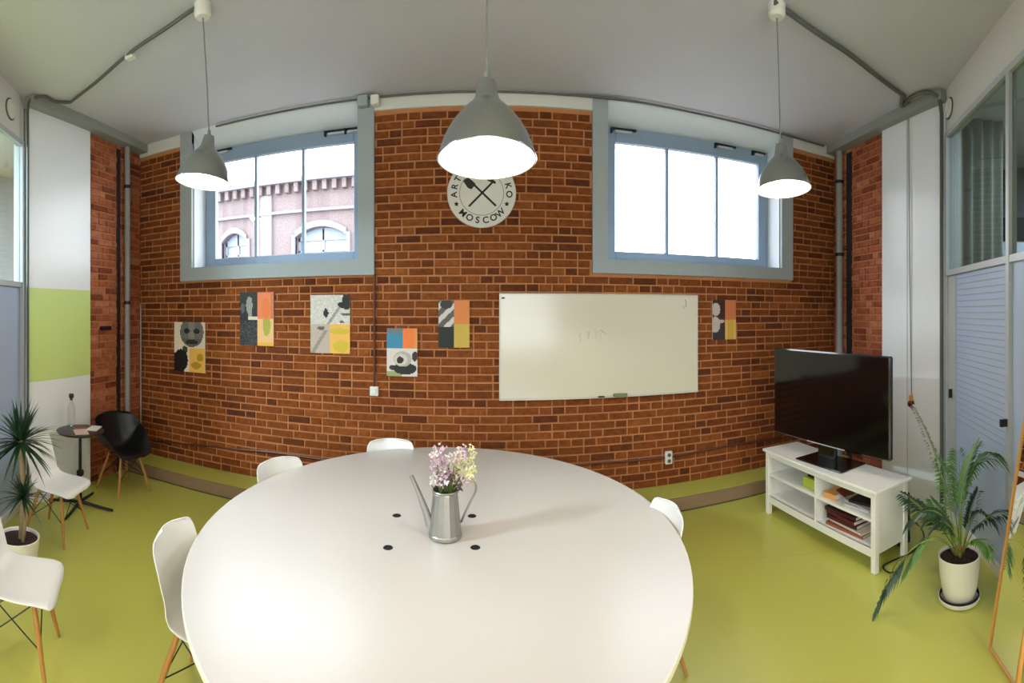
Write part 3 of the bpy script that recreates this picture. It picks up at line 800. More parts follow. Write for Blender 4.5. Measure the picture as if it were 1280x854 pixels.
# ------------------------------------------------------------------ whiteboard
wb = thing('whiteboard', 'wide magnetic whiteboard hanging on the brick wall', 'whiteboard', (1.143, D - .012, 1.076))
MB().box(-1.0, 1.0, -.022, 0, 0.01, 1.0, bev=.004).build('writing_surface', M['board'], wb)
m = MB(); m.box(-1.008, 1.008, -.03, .004, -.004, .012, bev=.003); m.box(-1.008, 1.008, -.026, .004, .998, 1.008, bev=.002)
m.box(-1.008, -.998, -.026, .004, .01, 1.0, bev=.002); m.box(.998, 1.008, -.026, .004, .01, 1.0, bev=.002)
m.build('frame', mat('pale_board_frame', srgb(206, 202, 190), .4, metal=.2), wb)
MB().box(-.985, -.955, -.0225, -.0215, .955, .97).build('logo_mark', M['ink'], wb)
m = MB()
rnd = random.Random(4)
for i in range(7):
    a = Vector((-.22 + i * .035, -.0228, .62 + .03 * rnd.random()));
    m.tube([a, a + Vector((rnd.uniform(-.03, .05), 0, rnd.uniform(-.05, .03))), a + Vector((rnd.uniform(-.02, .05), 0, rnd.uniform(-.09, .04)))], .0018, 4)
m.build('marker_trace', mat('faded_marker', srgb(176, 172, 158), .4), wb)
m = MB(); m.tube([(.86, -.0228, .96), (.875, -.0228, .93), (.87, -.0228, .88)], .003, 4); m.tube([(.84, -.0228, .90), (.85, -.0228, .86)], .002, 4)
m.build('marker_line', mat('grey_marker', srgb(120, 112, 100), .4), wb)
tag(MB().box(.09 + 1.143, .23 + 1.143, D - .075, D - .043, 1.078 + .006, 1.078 + .035, bev=.006).build('board_eraser', mat('olive_felt', srgb(112, 122, 78), .8)), 'olive green eraser on the lower edge of the whiteboard', 'eraser')
tag(MB().tube([(1.143 - .06, D - .055, 1.088), (1.143 + .0, D - .055, 1.088)], .008, 8).build('board_marker', M['darkcable']), 'short dark marker on the lower edge of the whiteboard', 'marker')

# ------------------------------------------------------------------ posters (flat prints on thin boards)
def poster(label, x0, x1, z0, z1, paint, nx=36, ny=48):
    xc, zc = (x0 + x1) / 2, (z0 + z1) / 2; W, H = x1 - x0, z1 - z0
    t = thing('poster', label, 'poster', (xc, D - .008, zc), 0, 'posters on the brick wall')
    MB().box(-W / 2, W / 2, -.010, 0, -H / 2, H / 2).build('backing_board', M['whitebox'], t)
    vs = [(-W / 2 + W * i / nx, -.0105, -H / 2 + H * j / ny) for j in range(ny + 1) for i in range(nx + 1)]
    fs = []; cols = []
    for j in range(ny):
        for i in range(nx):
            a = j * (nx + 1) + i; fs.append((a, a + 1, a + nx + 2, a + nx + 1))
            c = paint((i + .5) / nx, 1 - (j + .5) / ny); cols += [srgb(*c)] * 4
    me = bpy.data.meshes.new('print'); me.from_pydata(vs, [], fs); me.materials.append(M['print'])
    ca = me.color_attributes.new('print', 'FLOAT_COLOR', 'CORNER')
    ca.data.foreach_set('color', [v for c in cols for v in c]); me.update()
    link('print', me, t)
def ell(u, v, cu, cv, a, b): return ((u - cu) / a) ** 2 + ((v - cv) / b) ** 2 < 1
_nr = random.Random(8)
def gr(g, j=8): g = max(5, min(250, g + _nr.uniform(-j, j))); return (g, g * .97, g * .92)
def paint1(u, v):
    if v > .53 and u > .5:
        if ell(u, v, .72, .86, .16, .07) or ell(u, v, .85, .70, .1, .08): return (178, 138, 40)
        return (232, 178, 84)
    if ell(u, v, .22, .77, .24, .22) or (v > .62 and u < .33): return (16, 12, 14)
    if ell(u, v, .36, .56, .09, .08): return (60, 60, 40)
    if ell(u, v, .58, .20, .38, .30):
        if ell(u, v, .42, .18, .10, .05) or ell(u, v, .74, .18, .10, .05): return (26, 28, 32)
        if ell(u, v, .58, .40, .20, .045): return (30, 30, 26)
        if v > .34: return gr(96)
        return gr(136 if abs(u - .58) < .1 else 112)
    return (226, 208, 190)
def paint2(u, v):
    if u > .53:
        if v < .5:
            if .93 < u or v < .03: return (200, 110, 70)
            return (222, 118, 52) if ell(u, v, .78, .3, .13, .18) else (226, 126, 76)
        if ell(u, v, .8, .62, .11, .2): return (166, 162, 62)
        return (226, 178, 120) if v < .93 else (228, 168, 70)
    if .45 < v < .52 and u > .25: return (216, 200, 176)
    if ell(u, v, .28, .25, .1, .16) or (abs(u - .3) < .05 and .1 < v < .46): return gr(150)
    if ell(u, v, .08, .3, .07, .09): return gr(90)
    return gr(34, 16) if v < .55 else gr(52, 28)
def paint3(u, v):
    if u > .51 and v > .50:
        return (206, 178, 50) if ell(u, v, .78, .88, .2, .1) or ell(u, v, .75, .62, .25, .05) else (234, 178, 84)
    if ell(u, v, .92, .12, .12, .14) or ell(u, v, .80, .17, .1, .05): return (26, 24, 18)
    if ell(u, v, .40, .31, .06, .08): return (28, 24, 26)
    if ell(u, v, .9, .33, .12, .02) or ell(u, v, .27, .57, .1, .03) or ell(u, v, .8, .46, .05, .03): return (96, 92, 86)
    if abs((u - .05) - (1.0 - v) * .9) < .05 and v > .6: return (150, 138, 128)
    if abs((u) - (.95 - v)) < .04 and v < .5: return gr(150)
    return gr(206, 14) if v < .5 else (186, 170, 156)
def paint4(u, v):
    if v < .42:
        if u < .52: return (58, 132, 166) if v > .1 else (110, 118, 120)
        return (236, 120, 48) if u < .9 else (222, 140, 70)
    if ell(u, v, .52, .64, .30, .16):
        if ell(u, v, .44, .66, .12, .07): return (44, 30, 26)
        if ell(u, v, .46, .65, .22, .12): return (206, 196, 184)
        return (176, 170, 160)
    if ell(u, v, .6, .84, .38, .12): return (28, 26, 26)
    if ell(u, v, .92, .58, .1, .1): return (44, 32, 18)
    if ell(u, v, .2, .82, .12, .05): return (52, 46, 36)
    if v > .9 and u < .5: return (150, 158, 104)
    return (216, 204, 196)
def paint5(u, v):
    if u > .5: return (214, 124, 56) if v < .5 else (198, 164, 62)
    if v > .56: return (18, 20, 18)
    if ell(u, v, .25, .08, .2, .1): return (50, 46, 44)
    z = (abs(((u * 1.2 + v * 1.9) % .55) - .27) < .13)
    return (206, 196, 188) if z else (88, 82, 80)
def paint6(u, v):
    if u > .52: return (198, 110, 66) if v < .49 else ((196, 160, 58) if .6 < u < .88 else (218, 168, 90))
    if ell(u, v, .14, .24, .18, .16) or ell(u, v, .12, .62, .2, .2) or (ell(u, v, .3, .54, .2, .05)): return (190, 170, 160)
    return (52, 26, 16) if v < .45 else (56, 44, 44)
poster('poster of a grey face above yellow and black fields, leftmost on the wall', -3.44, -3.0, 1.21, 1.79, paint1)
poster('poster with dark photo left and orange and olive blocks right, below the left window', -2.54, -2.137, 1.55, 2.12, paint2)
poster('pale street photo poster with yellow lower right block', -1.723, -1.308, 1.495, 2.077, paint3)
poster('small poster with blue and orange blocks above a camera picture', -.938, -.641, 1.29, 1.75, paint4)
poster('small poster with black lower left, orange and mustard right, left of the whiteboard', -.438, -.144, 1.57, 2.017, paint5)
poster('small dark poster with orange and yellow blocks right of the whiteboard', 2.332, 2.622, 1.61, 2.038, paint6)

# ------------------------------------------------------------------ meeting table
TC = (-.249, 2.555); TA, TB = 1.252, 1.508
tb = thing('meeting_table', 'huge oval white meeting table with pale edge in the middle of the room', 'table', (TC[0], TC[1], 0), radians(4))
def ellipse_slab(a, b, z0, z1, n=96, mi=0):
    m = MB(); vs = []
    rings = [(1 - .003 / a, z1), (1, z1 - .003), (1, z0 + .003), (1 - .003 / a, z0)]
    for s, z in rings: vs += [(a * s * cos(2 * pi * k / n), b * s * sin(2 * pi * k / n), z) for k in range(n)]
    fs = [tuple(range(n))]; mi_ = [0]
    m.add(vs, [tuple(range(n))], 0)
    m.add([], [], 0)
    for i in range(3):
        for k in range(n):
            k2 = (k + 1) % n; m.f.append((i * n + k, (i + 1) * n + k, (i + 1) * n + k2, i * n + k2)); m.m.append(1)
    m.f.append(tuple(3 * n + k for k in range(n))[::-1]); m.m.append(0)
    return m
recalc(ellipse_slab(TA, TB, .712, .74).build('tabletop', [M['tabletop'], M['edge']], tb, smooth=35))
for (x, y) in ((-.50, 2.65), (-.073, 2.69), (-.474, 2.28), (-.047, 2.33)):
    c = Vector((x - TC[0], y - TC[1], 0)); c.rotate(Euler((0, 0, -radians(4))))
    g = MB(); g.lathe([(0, .7402), (.019, .7402)], 20, c=(c.x, c.y, 0)); g.lathe([(.018, .740), (.018, .7425), (.023, .7425), (.025, .7402)], 20, c=(c.x, c.y, 0))
    g.build('cable_grommet', M['darkmetal'], tb)
for k in range(8):
    g = 2 * pi * (k + .5) / 8; R_ = .62 if k % 2 else .86
    MB().tube([(TA * R_ * cos(g), TB * R_ * sin(g), 0), (TA * R_ * cos(g), TB * R_ * sin(g), .712)], .028, 12).build('leg', M['alu'], tb, smooth=True)
m = MB(); m.box(-.75, .75, -.02, .02, .65, .711); m.box(-.02, .02, -.95, .95, .65, .711)
m.build('underframe', M['alu'], tb)

# ------------------------------------------------------------------ chairs
def shell_mesh(arm=False):
    # centre profile (y forward, z up), seat front to back top
    if not arm:
        P = [(.235, .395), (.228, .415), (.205, .430), (.16, .434), (.10, .428), (.03, .420), (-.04, .417), (-.10, .424), (-.145, .445), (-.175, .485), (-.192, .54), (-.205, .61), (-.218, .68), (-.232, .75), (-.243, .80), (-.247, .822)]
        Wd = [.215, .222, .228, .232, .232, .230, .226, .220, .210, .202, .200, .202, .203, .200, .196, .192]
        lift = [.0, .0, .004, .010, .018, .028, .038, .048, .05, .04, .02, .0, 0, 0, 0, 0]
        curl = [0, 0, 0, 0, 0, 0, .0, .01, .03, .055, .065, .062, .055, .045, .038, .035]
    else:
        P = [(.24, .40), (.232, .418), (.20, .43), (.15, .432), (.09, .425), (.02, .417), (-.05, .415), (-.11, .424), (-.16, .45), (-.195, .50), (-.22, .56), (-.24, .63), (-.255, .69), (-.27, .74), (-.28, .78), (-.284, .80)]
        Wd = [.20, .215, .232, .25, .268, .285, .298, .305, .308, .306, .30, .292, .282, .27, .255, .245]
        lift = [.0, .01, .04, .10, .17, .225, .25, .25, .225, .18, .12, .07, .035, .015, .0, .0]
        curl = [0, 0, 0, 0, 0, 0, 0, .02, .06, .10, .13, .14, .13, .11, .09, .085]
    nu = 44; ns = 22
    def samp(arr, t):
        x = t * (len(arr) - 1); i = min(int(x), len(arr) - 2); f = x - i
        if isinstance(arr[0], tuple): return tuple(a + (b - a) * f for a, b in zip(arr[i], arr[i + 1]))
        return arr[i] + (arr[i + 1] - arr[i]) * f
    vs = []
    for iu in range(nu + 1):
        t = iu / nu
        # corners rounded at both ends
        if t < .16: k = max(0, 1 - (1 - t / .16) ** 2.6) ** (1 / 2.6)
        elif t > .84: k = max(0, 1 - ((t - .84) / .16) ** 2.6) ** (1 / 2.6)
        else: k = 1
        k = max(k, .42)
        w_ = samp(Wd, t) * k
        (y, z) = samp(P, t); l = samp(lift, t); c = samp(curl, t)
        for js in range(ns + 1):
            s = -1 + 2 * js / ns
            ss = sin(s * pi / 2) * .5 + s * .5
            e = abs(ss) ** (2.2 if not arm else 2.8)
            lip = (abs(ss) ** 12) * .008
            vs.append((w_ * ss * (1 if not arm else 1 - .04 * e), y + c * e, z + l * e - (lip if t < .5 else 0)))
    fs = [(i * (ns + 1) + j, i * (ns + 1) + j + 1, (i + 1) * (ns + 1) + j + 1, (i + 1) * (ns + 1) + j) for i in range(nu) for j in range(ns)]
    return vs, fs
def make_chair(kind, label, loc, rotz):
    arm = kind == 'arm'
    t = thing('shell_armchair' if arm else 'shell_chair', label, 'armchair' if arm else 'chair', loc, rotz, None if arm else 'white shell chairs')
    vs, fs = shell_mesh(arm)
    s = MB().add(vs, fs).build('seat_shell', M['black_plastic'] if arm else M['white_plastic'], t, smooth='all')
    md = s.modifiers.new('thickness', 'SOLIDIFY'); md.thickness = .007; md.offset = 0
    sb = s.modifiers.new('smooth', 'SUBSURF'); sb.levels = 1; sb.render_levels = 1
    for sx in (-1, 1):
        for sy in (-1, 1):
            top = Vector((sx * .115, sy * .105 + .01, .405)); bot = Vector((sx * .205, sy * .205 - .005, 0.0))
            u = (bot - top).normalized()
            MB().tube([top, top + (bot - top) * .45, bot + Vector((0, 0, .002))], [.0135, .0155, .0095], 12).build('leg', M['beech'], t, smooth=50)
    m = MB()
    c = lambda sx, sy, f: Vector((sx * (.115 + .09 * f), sy * (.105 + .1 * f) + .01 - .015 * f, .405 * (1 - f)))
    for sy in (-1, 1):
        m.tube([c(-1, sy, .06), c(1, sy, .58)], .0035, 6); m.tube([c(1, sy, .06), c(-1, sy, .58)], .0035, 6)
    for sx in (-1, 1):
        m.tube([c(sx, -1, .06), c(sx, 1, .58)], .0035, 6); m.tube([c(sx, 1, .06), c(sx, -1, .58)], .0035, 6)
    m.build('wire_brace', M['wire'], t)
    m = MB()
    for sy in (-1, 1): m.tube([c(-1, sy, .03), c(1, sy, .03)], .006, 8)
    for sx in (-1, 1): m.tube([c(sx, -1, .03), c(sx, 1, .03)], .006, 8)
    m.build('seat_bracket', M['wire'], t)
    return t
def face(dx, dy): return atan2(dy, dx) - pi / 2
make_chair('side', 'white shell chair tucked under the far side of the table', (-.755, 3.74, 0), face(.22, -1))
make_chair('side', 'white shell chair at the far left of the table, before the green platform', (-1.30, 3.05, 0), face(.85, -.55))
make_chair('side', 'white shell chair at the right side of the table', (.80, 2.44, 0), face(-1, -.08))
make_chair('side', 'white shell chair at the near left side of the table, seen from the side', (-1.265, 1.91, 0), face(1, .12))
make_chair('side', 'white shell chair cut off by the bottom left edge of the picture', (-2.18, 1.43, 0), face(.74, .67))
make_chair('side', 'white shell chair on the left beside the small round table', (-3.2, 2.50, 0), face(.92, .34))
make_chair('arm', 'black shell armchair in the left corner by the brick wall', (-3.50, 3.64, 0), face(1, -.18))

# ------------------------------------------------------------------ bistro table, bottle, magazines
bt = thing('side_table', 'small round dark table on a slim black pedestal by the white panel', 'table', (-3.50, 3.03, 0), radians(20))
MB().lathe([(0, .735), (.20, .735), (.225, .728), (.23, .735), (.235, .748), (.22, .752), (0, .752)], 40).build('table_top', mat('dark_brown_top', srgb(52, 40, 38), .35), bt, smooth=30)
MB().tube([(0, 0, .02), (0, 0, .735)], [.018, .014], 12).build('pedestal', M['darkmetal'], bt, smooth=True)
for k in range(4):
    g = k * pi / 2 + .1
    MB().tube([(0, 0, .05), (.18 * cos(g), .18 * sin(g), .028), (.34 * cos(g), .34 * sin(g), .012)], [.018, .015, .011], 8).build('foot', M['darkmetal'], bt, smooth=True)
MB().box(-.03, .03, -.03, .03, .30, .36, bev=.01).build('height_clamp', M['darkmetal'], bt)
bo = thing('glass_bottle', 'clear glass bottle with black stopper on the small round table', 'bottle', (-3.60, 3.00, .752))
MB().lathe([(0, .002), (.036, .002), (.040, .012), (.040, .19), (.034, .225), (.018, .255), (.015, .30), (.017, .302)], 24).build('body', M['clearglass'], bo, smooth=50)
MB().lathe([(0, .345), (.022, .343), (.025, .33), (.025, .305), (.014, .30), (.014, .28), (0, .28)], 20).build('stopper', M['darkcable'], bo, smooth=30)
def slab_item(name, label, cat, loc, rot, sx, sy, sz, mt, group, page=None):
    t = thing(name, label, cat, loc, rot, group)
    MB().box(-sx / 2, sx / 2, -sy / 2, sy / 2, sz - .0012, sz).build('cover', mt, t)
    MB().box(-sx / 2 + .001, sx / 2 - .001, -sy / 2 + .001, sy / 2 - .001, .0, sz - .0012).build('pages', page or M['whitebox'], t)
    return t
G2 = 'magazines on the small round table'
slab_item('magazine', 'white leaflet lying on the right of the small round table', 'magazine', (-3.44, 3.16, .753), .5, .11, .19, .006, M['whitebox'], G2)
slab_item('magazine', 'pink and white magazine on the near edge of the small round table', 'magazine', (-3.42, 2.97, .753), 1.0, .13, .19, .006, mat('pale_pink_cover', srgb(226, 186, 172), .4), G2)
slab_item('magazine', 'dark red magazine on the left of the small round table', 'magazine', (-3.58, 3.11, .753), -.3, .13, .16, .005, mat('dark_red_cover', srgb(110, 38, 34), .4), G2)

# ------------------------------------------------------------------ watering can with flowers
CA = (-.205, 2.44)
wc = thing('watering_can', 'grey zinc watering can on the white table', 'watering can', (CA[0], CA[1], .7405), radians(0))
n = 16
MB().lathe([(0, .003), (.082, .003), (.0875, .006), (.0875, .02), (.084, .026), (.066, .215), (.064, .232), (.067, .238), (.064, .243), (.060, .236), (.060, .14), (0, .14)], n).build('body', M['zinc'], wc, smooth=20)
MB().lathe([(.064, .225), (.068, .228), (.064, .232)], n).build('rim_band', M['zinc'], wc)
MB().tube([(-.078, -.01, .06), (-.10, -.012, .13), (-.135, -.015, .22), (-.170, -.018, .302), (-.176, -.018, .312)], [.024, .019, .014, .011, .012], 12).build('spout', M['zinc'], wc, smooth=50)
pts = [(.083, 0, .075), (.105, 0, .13), (.135, 0, .19), (.158, 0, .235), (.160, 0, .265), (.145, 0, .295), (.115, 0, .300), (.085, 0, .28), (.066, 0, .235)]
MB().tube(pts, .0055, 8).build('handle', M['zinc'], wc, smooth='all')
bq = thing('flower_bunch', 'bunch of dried lilac and cream flowers standing in the watering can', 'flowers', (CA[0], CA[1], .885))
rnd = random.Random(5)
fl_cols = {'lilac_blossom': [mat('lilac_petal', srgb(206, 170, 190), .7), []], 'cream_blossom': [mat('cream_petal', srgb(226, 218, 170), .7), []], 'plum_blossom': [mat('plum_petal', srgb(96, 70, 92), .7), []], 'white_blossom': [mat('white_petal', srgb(226, 216, 214), .7), []]}
for i in range(62):
    a = rnd.uniform(0, 2 * pi); r0 = rnd.uniform(0, .035)
    tx = rnd.uniform(-.065, .14); ty = rnd.uniform(-.07, .06)
    tz = rnd.uniform(.15, .335) - abs(tx - .03) * .25
    if i < 14: tz = rnd.uniform(.12, .17); tx *= .6
    p0 = Vector((r0 * cos(a), r0 * sin(a), 0)); p2 = Vector((tx, ty, tz)); p1 = (p0 + p2) / 2 + Vector((-.01, 0, .03))
    m = MB(); m.tube([p0, p1, p2], .0012, 4)
    m.build('stem', M['stem'], bq)
    kind = 'plum_blossom' if i < 14 else ('cream_blossom' if tx > .035 and rnd.random() < .8 else ('lilac_blossom' if rnd.random() < .7 else 'white_blossom'))
    m = MB()
    for k in range(9):
        c = p2 + Vector((rnd.gauss(0, .011), rnd.gauss(0, .011), rnd.gauss(-.004, .016)))
        for q in range(3):
            u = Vector((rnd.gauss(0, 1), rnd.gauss(0, 1), rnd.gauss(0, 1))).normalized(); v = u.orthogonal().normalized(); sz = rnd.uniform(.006, .011)
            m.add([c, c + u * sz + v * sz * .6, c + u * sz * 1.8, c + u * sz - v * sz * .6], [(0, 1, 2, 3)])
    m.build('blossom', fl_cols[kind][0], bq)
for i in range(9):
    a = rnd.uniform(0, 2 * pi); m = MB(); c = Vector((.03 * cos(a), .03 * sin(a), .07)); tip = c + Vector((cos(a) * .05, sin(a) * .05, .06)); sd = Vector((-sin(a), cos(a), 0)) * .012
    m.add([c, (c + tip) / 2 + sd, tip, (c + tip) / 2 - sd], [(0, 1, 2, 3)]); m.build('leaf', M['leafdark'], bq)

# ------------------------------------------------------------------ television bench
by0, by1, bx0, bx1, bh = 2.31, 3.71, 2.51, 2.89, .61
bn = thing('tv_bench', 'white open television bench with four compartments on the green floor', 'cabinet', (0, 0, 0))
MB().box(bx0 - .02, bx1 + .02, by0 - .025, by1 + .025, bh - .025, bh, bev=.004).build('top_board', M['tvwhite'], bn)
pw = .045
for x in (bx0, bx1 - pw):
    for y in (by0, by1 - pw):
        MB().box(x, x + pw, y, y + pw, 0.001, bh - .025, bev=.003).build('post', M['tvwhite'], bn)
for y in (by0 + .012, by1 - .03): MB().box(bx0 + pw, bx1 - pw, y, y + .018, .13, bh - .025).build('side_panel', M['tvwhite'], bn)
MB().box(bx0 + .01, bx1 - .01, by0 + .03, by1 - .03, .155, .175).build('bottom_board', M['tvwhite'], bn)
m = MB(); m.box(bx0 + .004, bx0 + .02, by0 + pw, by1 - pw, .115, .175); m.build('front_rail', M['tvwhite'], bn)
MB().box(bx0 + .004, bx0 + .02, by0 + pw, by1 - pw, bh - .065, bh - .025).build('front_rail', M['tvwhite'], bn)
MB().box(bx0 + .012, bx1 - .02, by0 + .03, by1 - .03, .365, .385).build('shelf', M['tvwhite'], bn)
ym = (by0 + by1) / 2 - .02
MB().box(bx0 + .008, bx1 - .02, ym - .01, ym + .01, .175, bh - .025).build('divider', M['tvwhite'], bn)
MB().box(bx1 - .018, bx1 - .010, by0 + .03, by1 - .03, .13, bh - .025).build('back_panel', M['tvback'], bn)
# contents
def book(label, x, y, z, rot, sx, sy, sz, col, group, cat='book', name='book', tilt=0):
    t = thing(name, label, cat, (x, y, z), rot, group); t.rotation_euler = (tilt, 0, rot)
    c = mat('cover_' + name, srgb(*col), .45)
    m = MB(); m.box(-sx / 2, sx / 2, -sy / 2, sy / 2, 0, .0025); m.box(-sx / 2, sx / 2, -sy / 2, sy / 2, sz - .0025, sz); m.box(-sx / 2, -sx / 2 + .003, -sy / 2, sy / 2, 0, sz)
    m.build('cover', c, t)
    MB().box(-sx / 2 + .003, sx / 2 - .004, -sy / 2 + .003, sy / 2 - .003, .0025, sz - .0025).build('pages', M['whitebox'], t)
    return t
g3 = 'books in the lower right compartment of the bench'
zz = .176
book('brown book at the bottom of the stack in the lower right compartment', 2.68, 2.70, zz, .05, .24, .40, .022, (150, 80, 50), g3); zz += .0225
book('white book low in the stack in the lower right compartment', 2.69, 2.69, zz, -.04, .23, .38, .020, (214, 196, 184), g3); zz += .0205
for i, c in enumerate(((74, 22, 26), (92, 26, 34), (60, 18, 24))):
    book(('lowest', 'middle', 'topmost')[i] + ' of the three dark red books stacked in the lower right compartment', 2.69, 2.74 + .01 * i, zz, (.03, -.05, .06)[i], .23, .34, .030, c, g3); zz += .0305
g4 = 'magazines in the upper right compartment of the bench'
zz = .386
book('white magazine pile bottom in the upper right compartment', 2.68, 2.55, zz, .1, .22, .30, .018, (206, 200, 196), g4, 'magazine', 'magazine'); zz += .0185
book('grey magazine in the middle of the pile in the upper right compartment', 2.69, 2.56, zz, -.1, .22, .30, .016, (186, 180, 180), g4, 'magazine', 'magazine'); zz += .0165
book('black glossy magazine topmost in the upper right compartment', 2.70, 2.53, zz, .2, .21, .28, .020, (36, 28, 28), g4, 'magazine', 'magazine')
book('orange booklet in the upper right compartment beside the divider', 2.66, 2.87, .386, .1, .20, .13, .045, (226, 160, 92), g4, 'booklet', 'booklet')
book('dark red brochure leaning in the upper right compartment', 2.61, 2.725, zz + .045, .1, .12, .10, .010, (96, 40, 30), g4, 'booklet', 'booklet', tilt=.35)
gb = thing('storage_box', 'small lime green box with dark lid in the upper left compartment', 'box', (2.68, 3.13, .386), 0)
MB().box(-.11, .11, -.09, .09, 0, .085, bev=.004).build('box_body', mat('lime_card', srgb(176, 190, 70), .5), gb); MB().box(-.08, .11, -.085, .06, .086, .12, bev=.004).build('lid', M['darkmetal'], gb)

# television
TVL = Vector((2.60, 3.70, 0)); TVR = Vector((2.72, 2.35, 0))
tc_ = (TVL + TVR) / 2; td = (TVR - TVL).normalized(); tw = (TVR - TVL).length; ang = atan2(td.y, td.x)
tv = thing('television', 'large black flat screen television standing on the white bench', 'television', (tc_.x, tc_.y, bh), ang)
z0, z1 = .15, .955
# local x along screen (left to right as seen), -y towards the viewer
MB().box(-tw / 2, tw / 2, 0, .05, z0, z1, bev=.012).build('housing', M['gloss_black'], tv)
bz = .035
MB().box(-tw / 2 + bz, tw / 2 - bz, -.0015, .002, z0 + bz * 1.6, z1 - bz).build('screen', M['screen'], tv)
MB().box(-.22, .22, -.004, .0, z0 + .004, z0 + .012).build('chrome_strip', M['alu'], tv)
MB().box(-tw / 2 + .12, tw / 2 - .12, .05, .085, z0 + .1, z1 - .12, bev=.02).build('rear_cover', M['gloss_black'], tv)
MB().box(-.10, .10, .01, .05, .012, z0 + .02, bev=.006).build('stand_neck', M['gloss_black'], tv)
m = MB(); m.box(-.27, .27, -.10, .22, .001, .014, bev=.006)
m.build('stand_base', M['gloss_black'], tv)
# computer tower behind the bench and floor cable
ct = thing('computer_case', 'narrow black computer case on the floor behind the television bench', 'computer', (3.0, 2.56, 0), 0)
MB().box(-.06, .05, -.15, .15, .008, .42, bev=.008).build('case', M['black_plastic'], ct)
for yy in (-.12, .1): MB().box(-.05, .04, yy, yy + .02, 0, .010).build('foot', M['darkmetal'], ct)
MB().box(-.05, .04, -.1505, -.149, .30, .36).build('drive_bay', M['gloss_black'], ct)
def fp(px, py, z=.01):
    d = (EYE - z) * F / (py - Y0); th = (px - XC) / F
    return (d * sin(th), d * cos(th), z)
cable('floor_cable', [(3.10, 2.62, .2), fp(1146, 655), fp(1155, 672), fp(1140, 690), fp(1118, 700), fp(1104, 708), fp(1112, 716), fp(1128, 712)], .006, M['darkcable'], 'black cable curling on the floor beside the television bench')
cable('floor_cable', [fp(1142, 622, .01), fp(1160, 640, .01), fp(1178, 646, .01), fp(1186, 650, .01)], .005, M['darkcable'], 'short black cable on the floor at the foot of the white right panels')

# ------------------------------------------------------------------ plants
def frond(mb_stem, mb_leaf, base, mid, tip, nleaf=22, L=.2, up=Vector((0, 0, 1)), droop=.35, w=.012, start=.35, rnd=random):
    P = []
    for i in range(25):
        t = i / 24; P.append((1 - t) ** 2 * base + 2 * t * (1 - t) * mid + t * t * tip)
    mb_stem.tube(P, [.005 * (1 - .75 * i / 24) for i in range(25)], 5)
    for k in range(nleaf):
        t = start + (1 - start) * k / (nleaf - 1); x = t * 24; i = min(int(x), 23); p = P[i].lerp(P[i + 1], x - i)
        d = (P[i + 1] - P[i]).normalized(); side = d.cross(up)
        side = side.normalized() if side.length > .05 else Vector((1, 0, 0))
        for s in (-1, 1):
            ll = L * (1 - .55 * abs(t - .62) / .5) * rnd.uniform(.85, 1.1)
            dirv = (d * .75 + side * s * .8 + Vector((0, 0, rnd.uniform(-.1, .15)))).normalized()
            q1 = p + dirv * ll * .5 + Vector((0, 0, -.01)); q2 = p + dirv * ll + Vector((0, 0, -droop * ll))
            nn = dirv.cross(up).normalized() * w * .5 if dirv.cross(up).length > .05 else side * w * .5
            nn = nn + Vector((0, 0, w * .2))
            mb_leaf.add([p, q1 + nn, q2, q1 - nn], [(0, 1, 2, 3)])
rnd = random.Random(21)
pp = thing('potted_palm', 'feathery palm in a white pot on the floor right of the television bench', 'plant', (2.64, 1.675, 0))
MB().lathe([(0, .012), (.095, .012), (.104, .02), (.120, .10), (.133, .20), (.138, .285), (.141, .30), (.136, .304), (.129, .298), (.127, .27), (0, .27)], 40).build('pot', M['pot'], pp, smooth=40)
MB().lathe([(0, .0), (.11, .0), (.135, .012), (.141, .035), (.136, .037), (.128, .02), (.09, .011), (0, .011)], 40).build('saucer', M['pot'], pp, smooth=40)
MB().lathe([(.1265, .0), (.131, .012), (.133, .026), (.129, .03)], 40, c=(0, 0, .02)).build('dark_ring', M['darkmetal'], pp, smooth=40)
m = MB(); m.lathe([(0, .292), (.06, .290), (.1285, .283)], 30)
rr = random.Random(2)
for i in range(60):
    a = rr.uniform(0, 2 * pi); r_ = rr.uniform(0, .115); m.sphere((r_ * cos(a), r_ * sin(a), .290), rr.uniform(.005, .011), 6)
m.build('soil', M['soil'], pp, smooth='all')
tw_ = lambda px, py, d: Vector((d * sin((px - XC) / F) - 2.64, d * cos((px - XC) / F) - 1.675, EYE + d * (Y0 - py) / F))
B0 = Vector((0, 0, .29))
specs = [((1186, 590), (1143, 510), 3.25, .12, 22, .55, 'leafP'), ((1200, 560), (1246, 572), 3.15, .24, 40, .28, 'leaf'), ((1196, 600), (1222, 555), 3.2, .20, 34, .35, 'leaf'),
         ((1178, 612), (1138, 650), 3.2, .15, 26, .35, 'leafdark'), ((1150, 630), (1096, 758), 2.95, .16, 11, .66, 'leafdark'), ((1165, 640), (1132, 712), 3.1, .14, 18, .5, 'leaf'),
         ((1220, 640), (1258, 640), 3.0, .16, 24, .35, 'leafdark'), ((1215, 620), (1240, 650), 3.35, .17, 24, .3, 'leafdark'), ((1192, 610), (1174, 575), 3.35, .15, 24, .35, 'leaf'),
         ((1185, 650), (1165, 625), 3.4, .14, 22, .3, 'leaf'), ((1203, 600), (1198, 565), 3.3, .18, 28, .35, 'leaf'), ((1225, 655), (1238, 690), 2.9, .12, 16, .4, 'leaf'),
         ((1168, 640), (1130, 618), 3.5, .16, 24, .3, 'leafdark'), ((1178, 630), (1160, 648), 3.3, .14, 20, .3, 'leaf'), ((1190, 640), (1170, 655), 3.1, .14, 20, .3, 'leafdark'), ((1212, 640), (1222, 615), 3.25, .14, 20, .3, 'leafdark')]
M['leafP'] = mat('greyish_palm_leaf', srgb(126, 134, 112), .5, noise=.15)
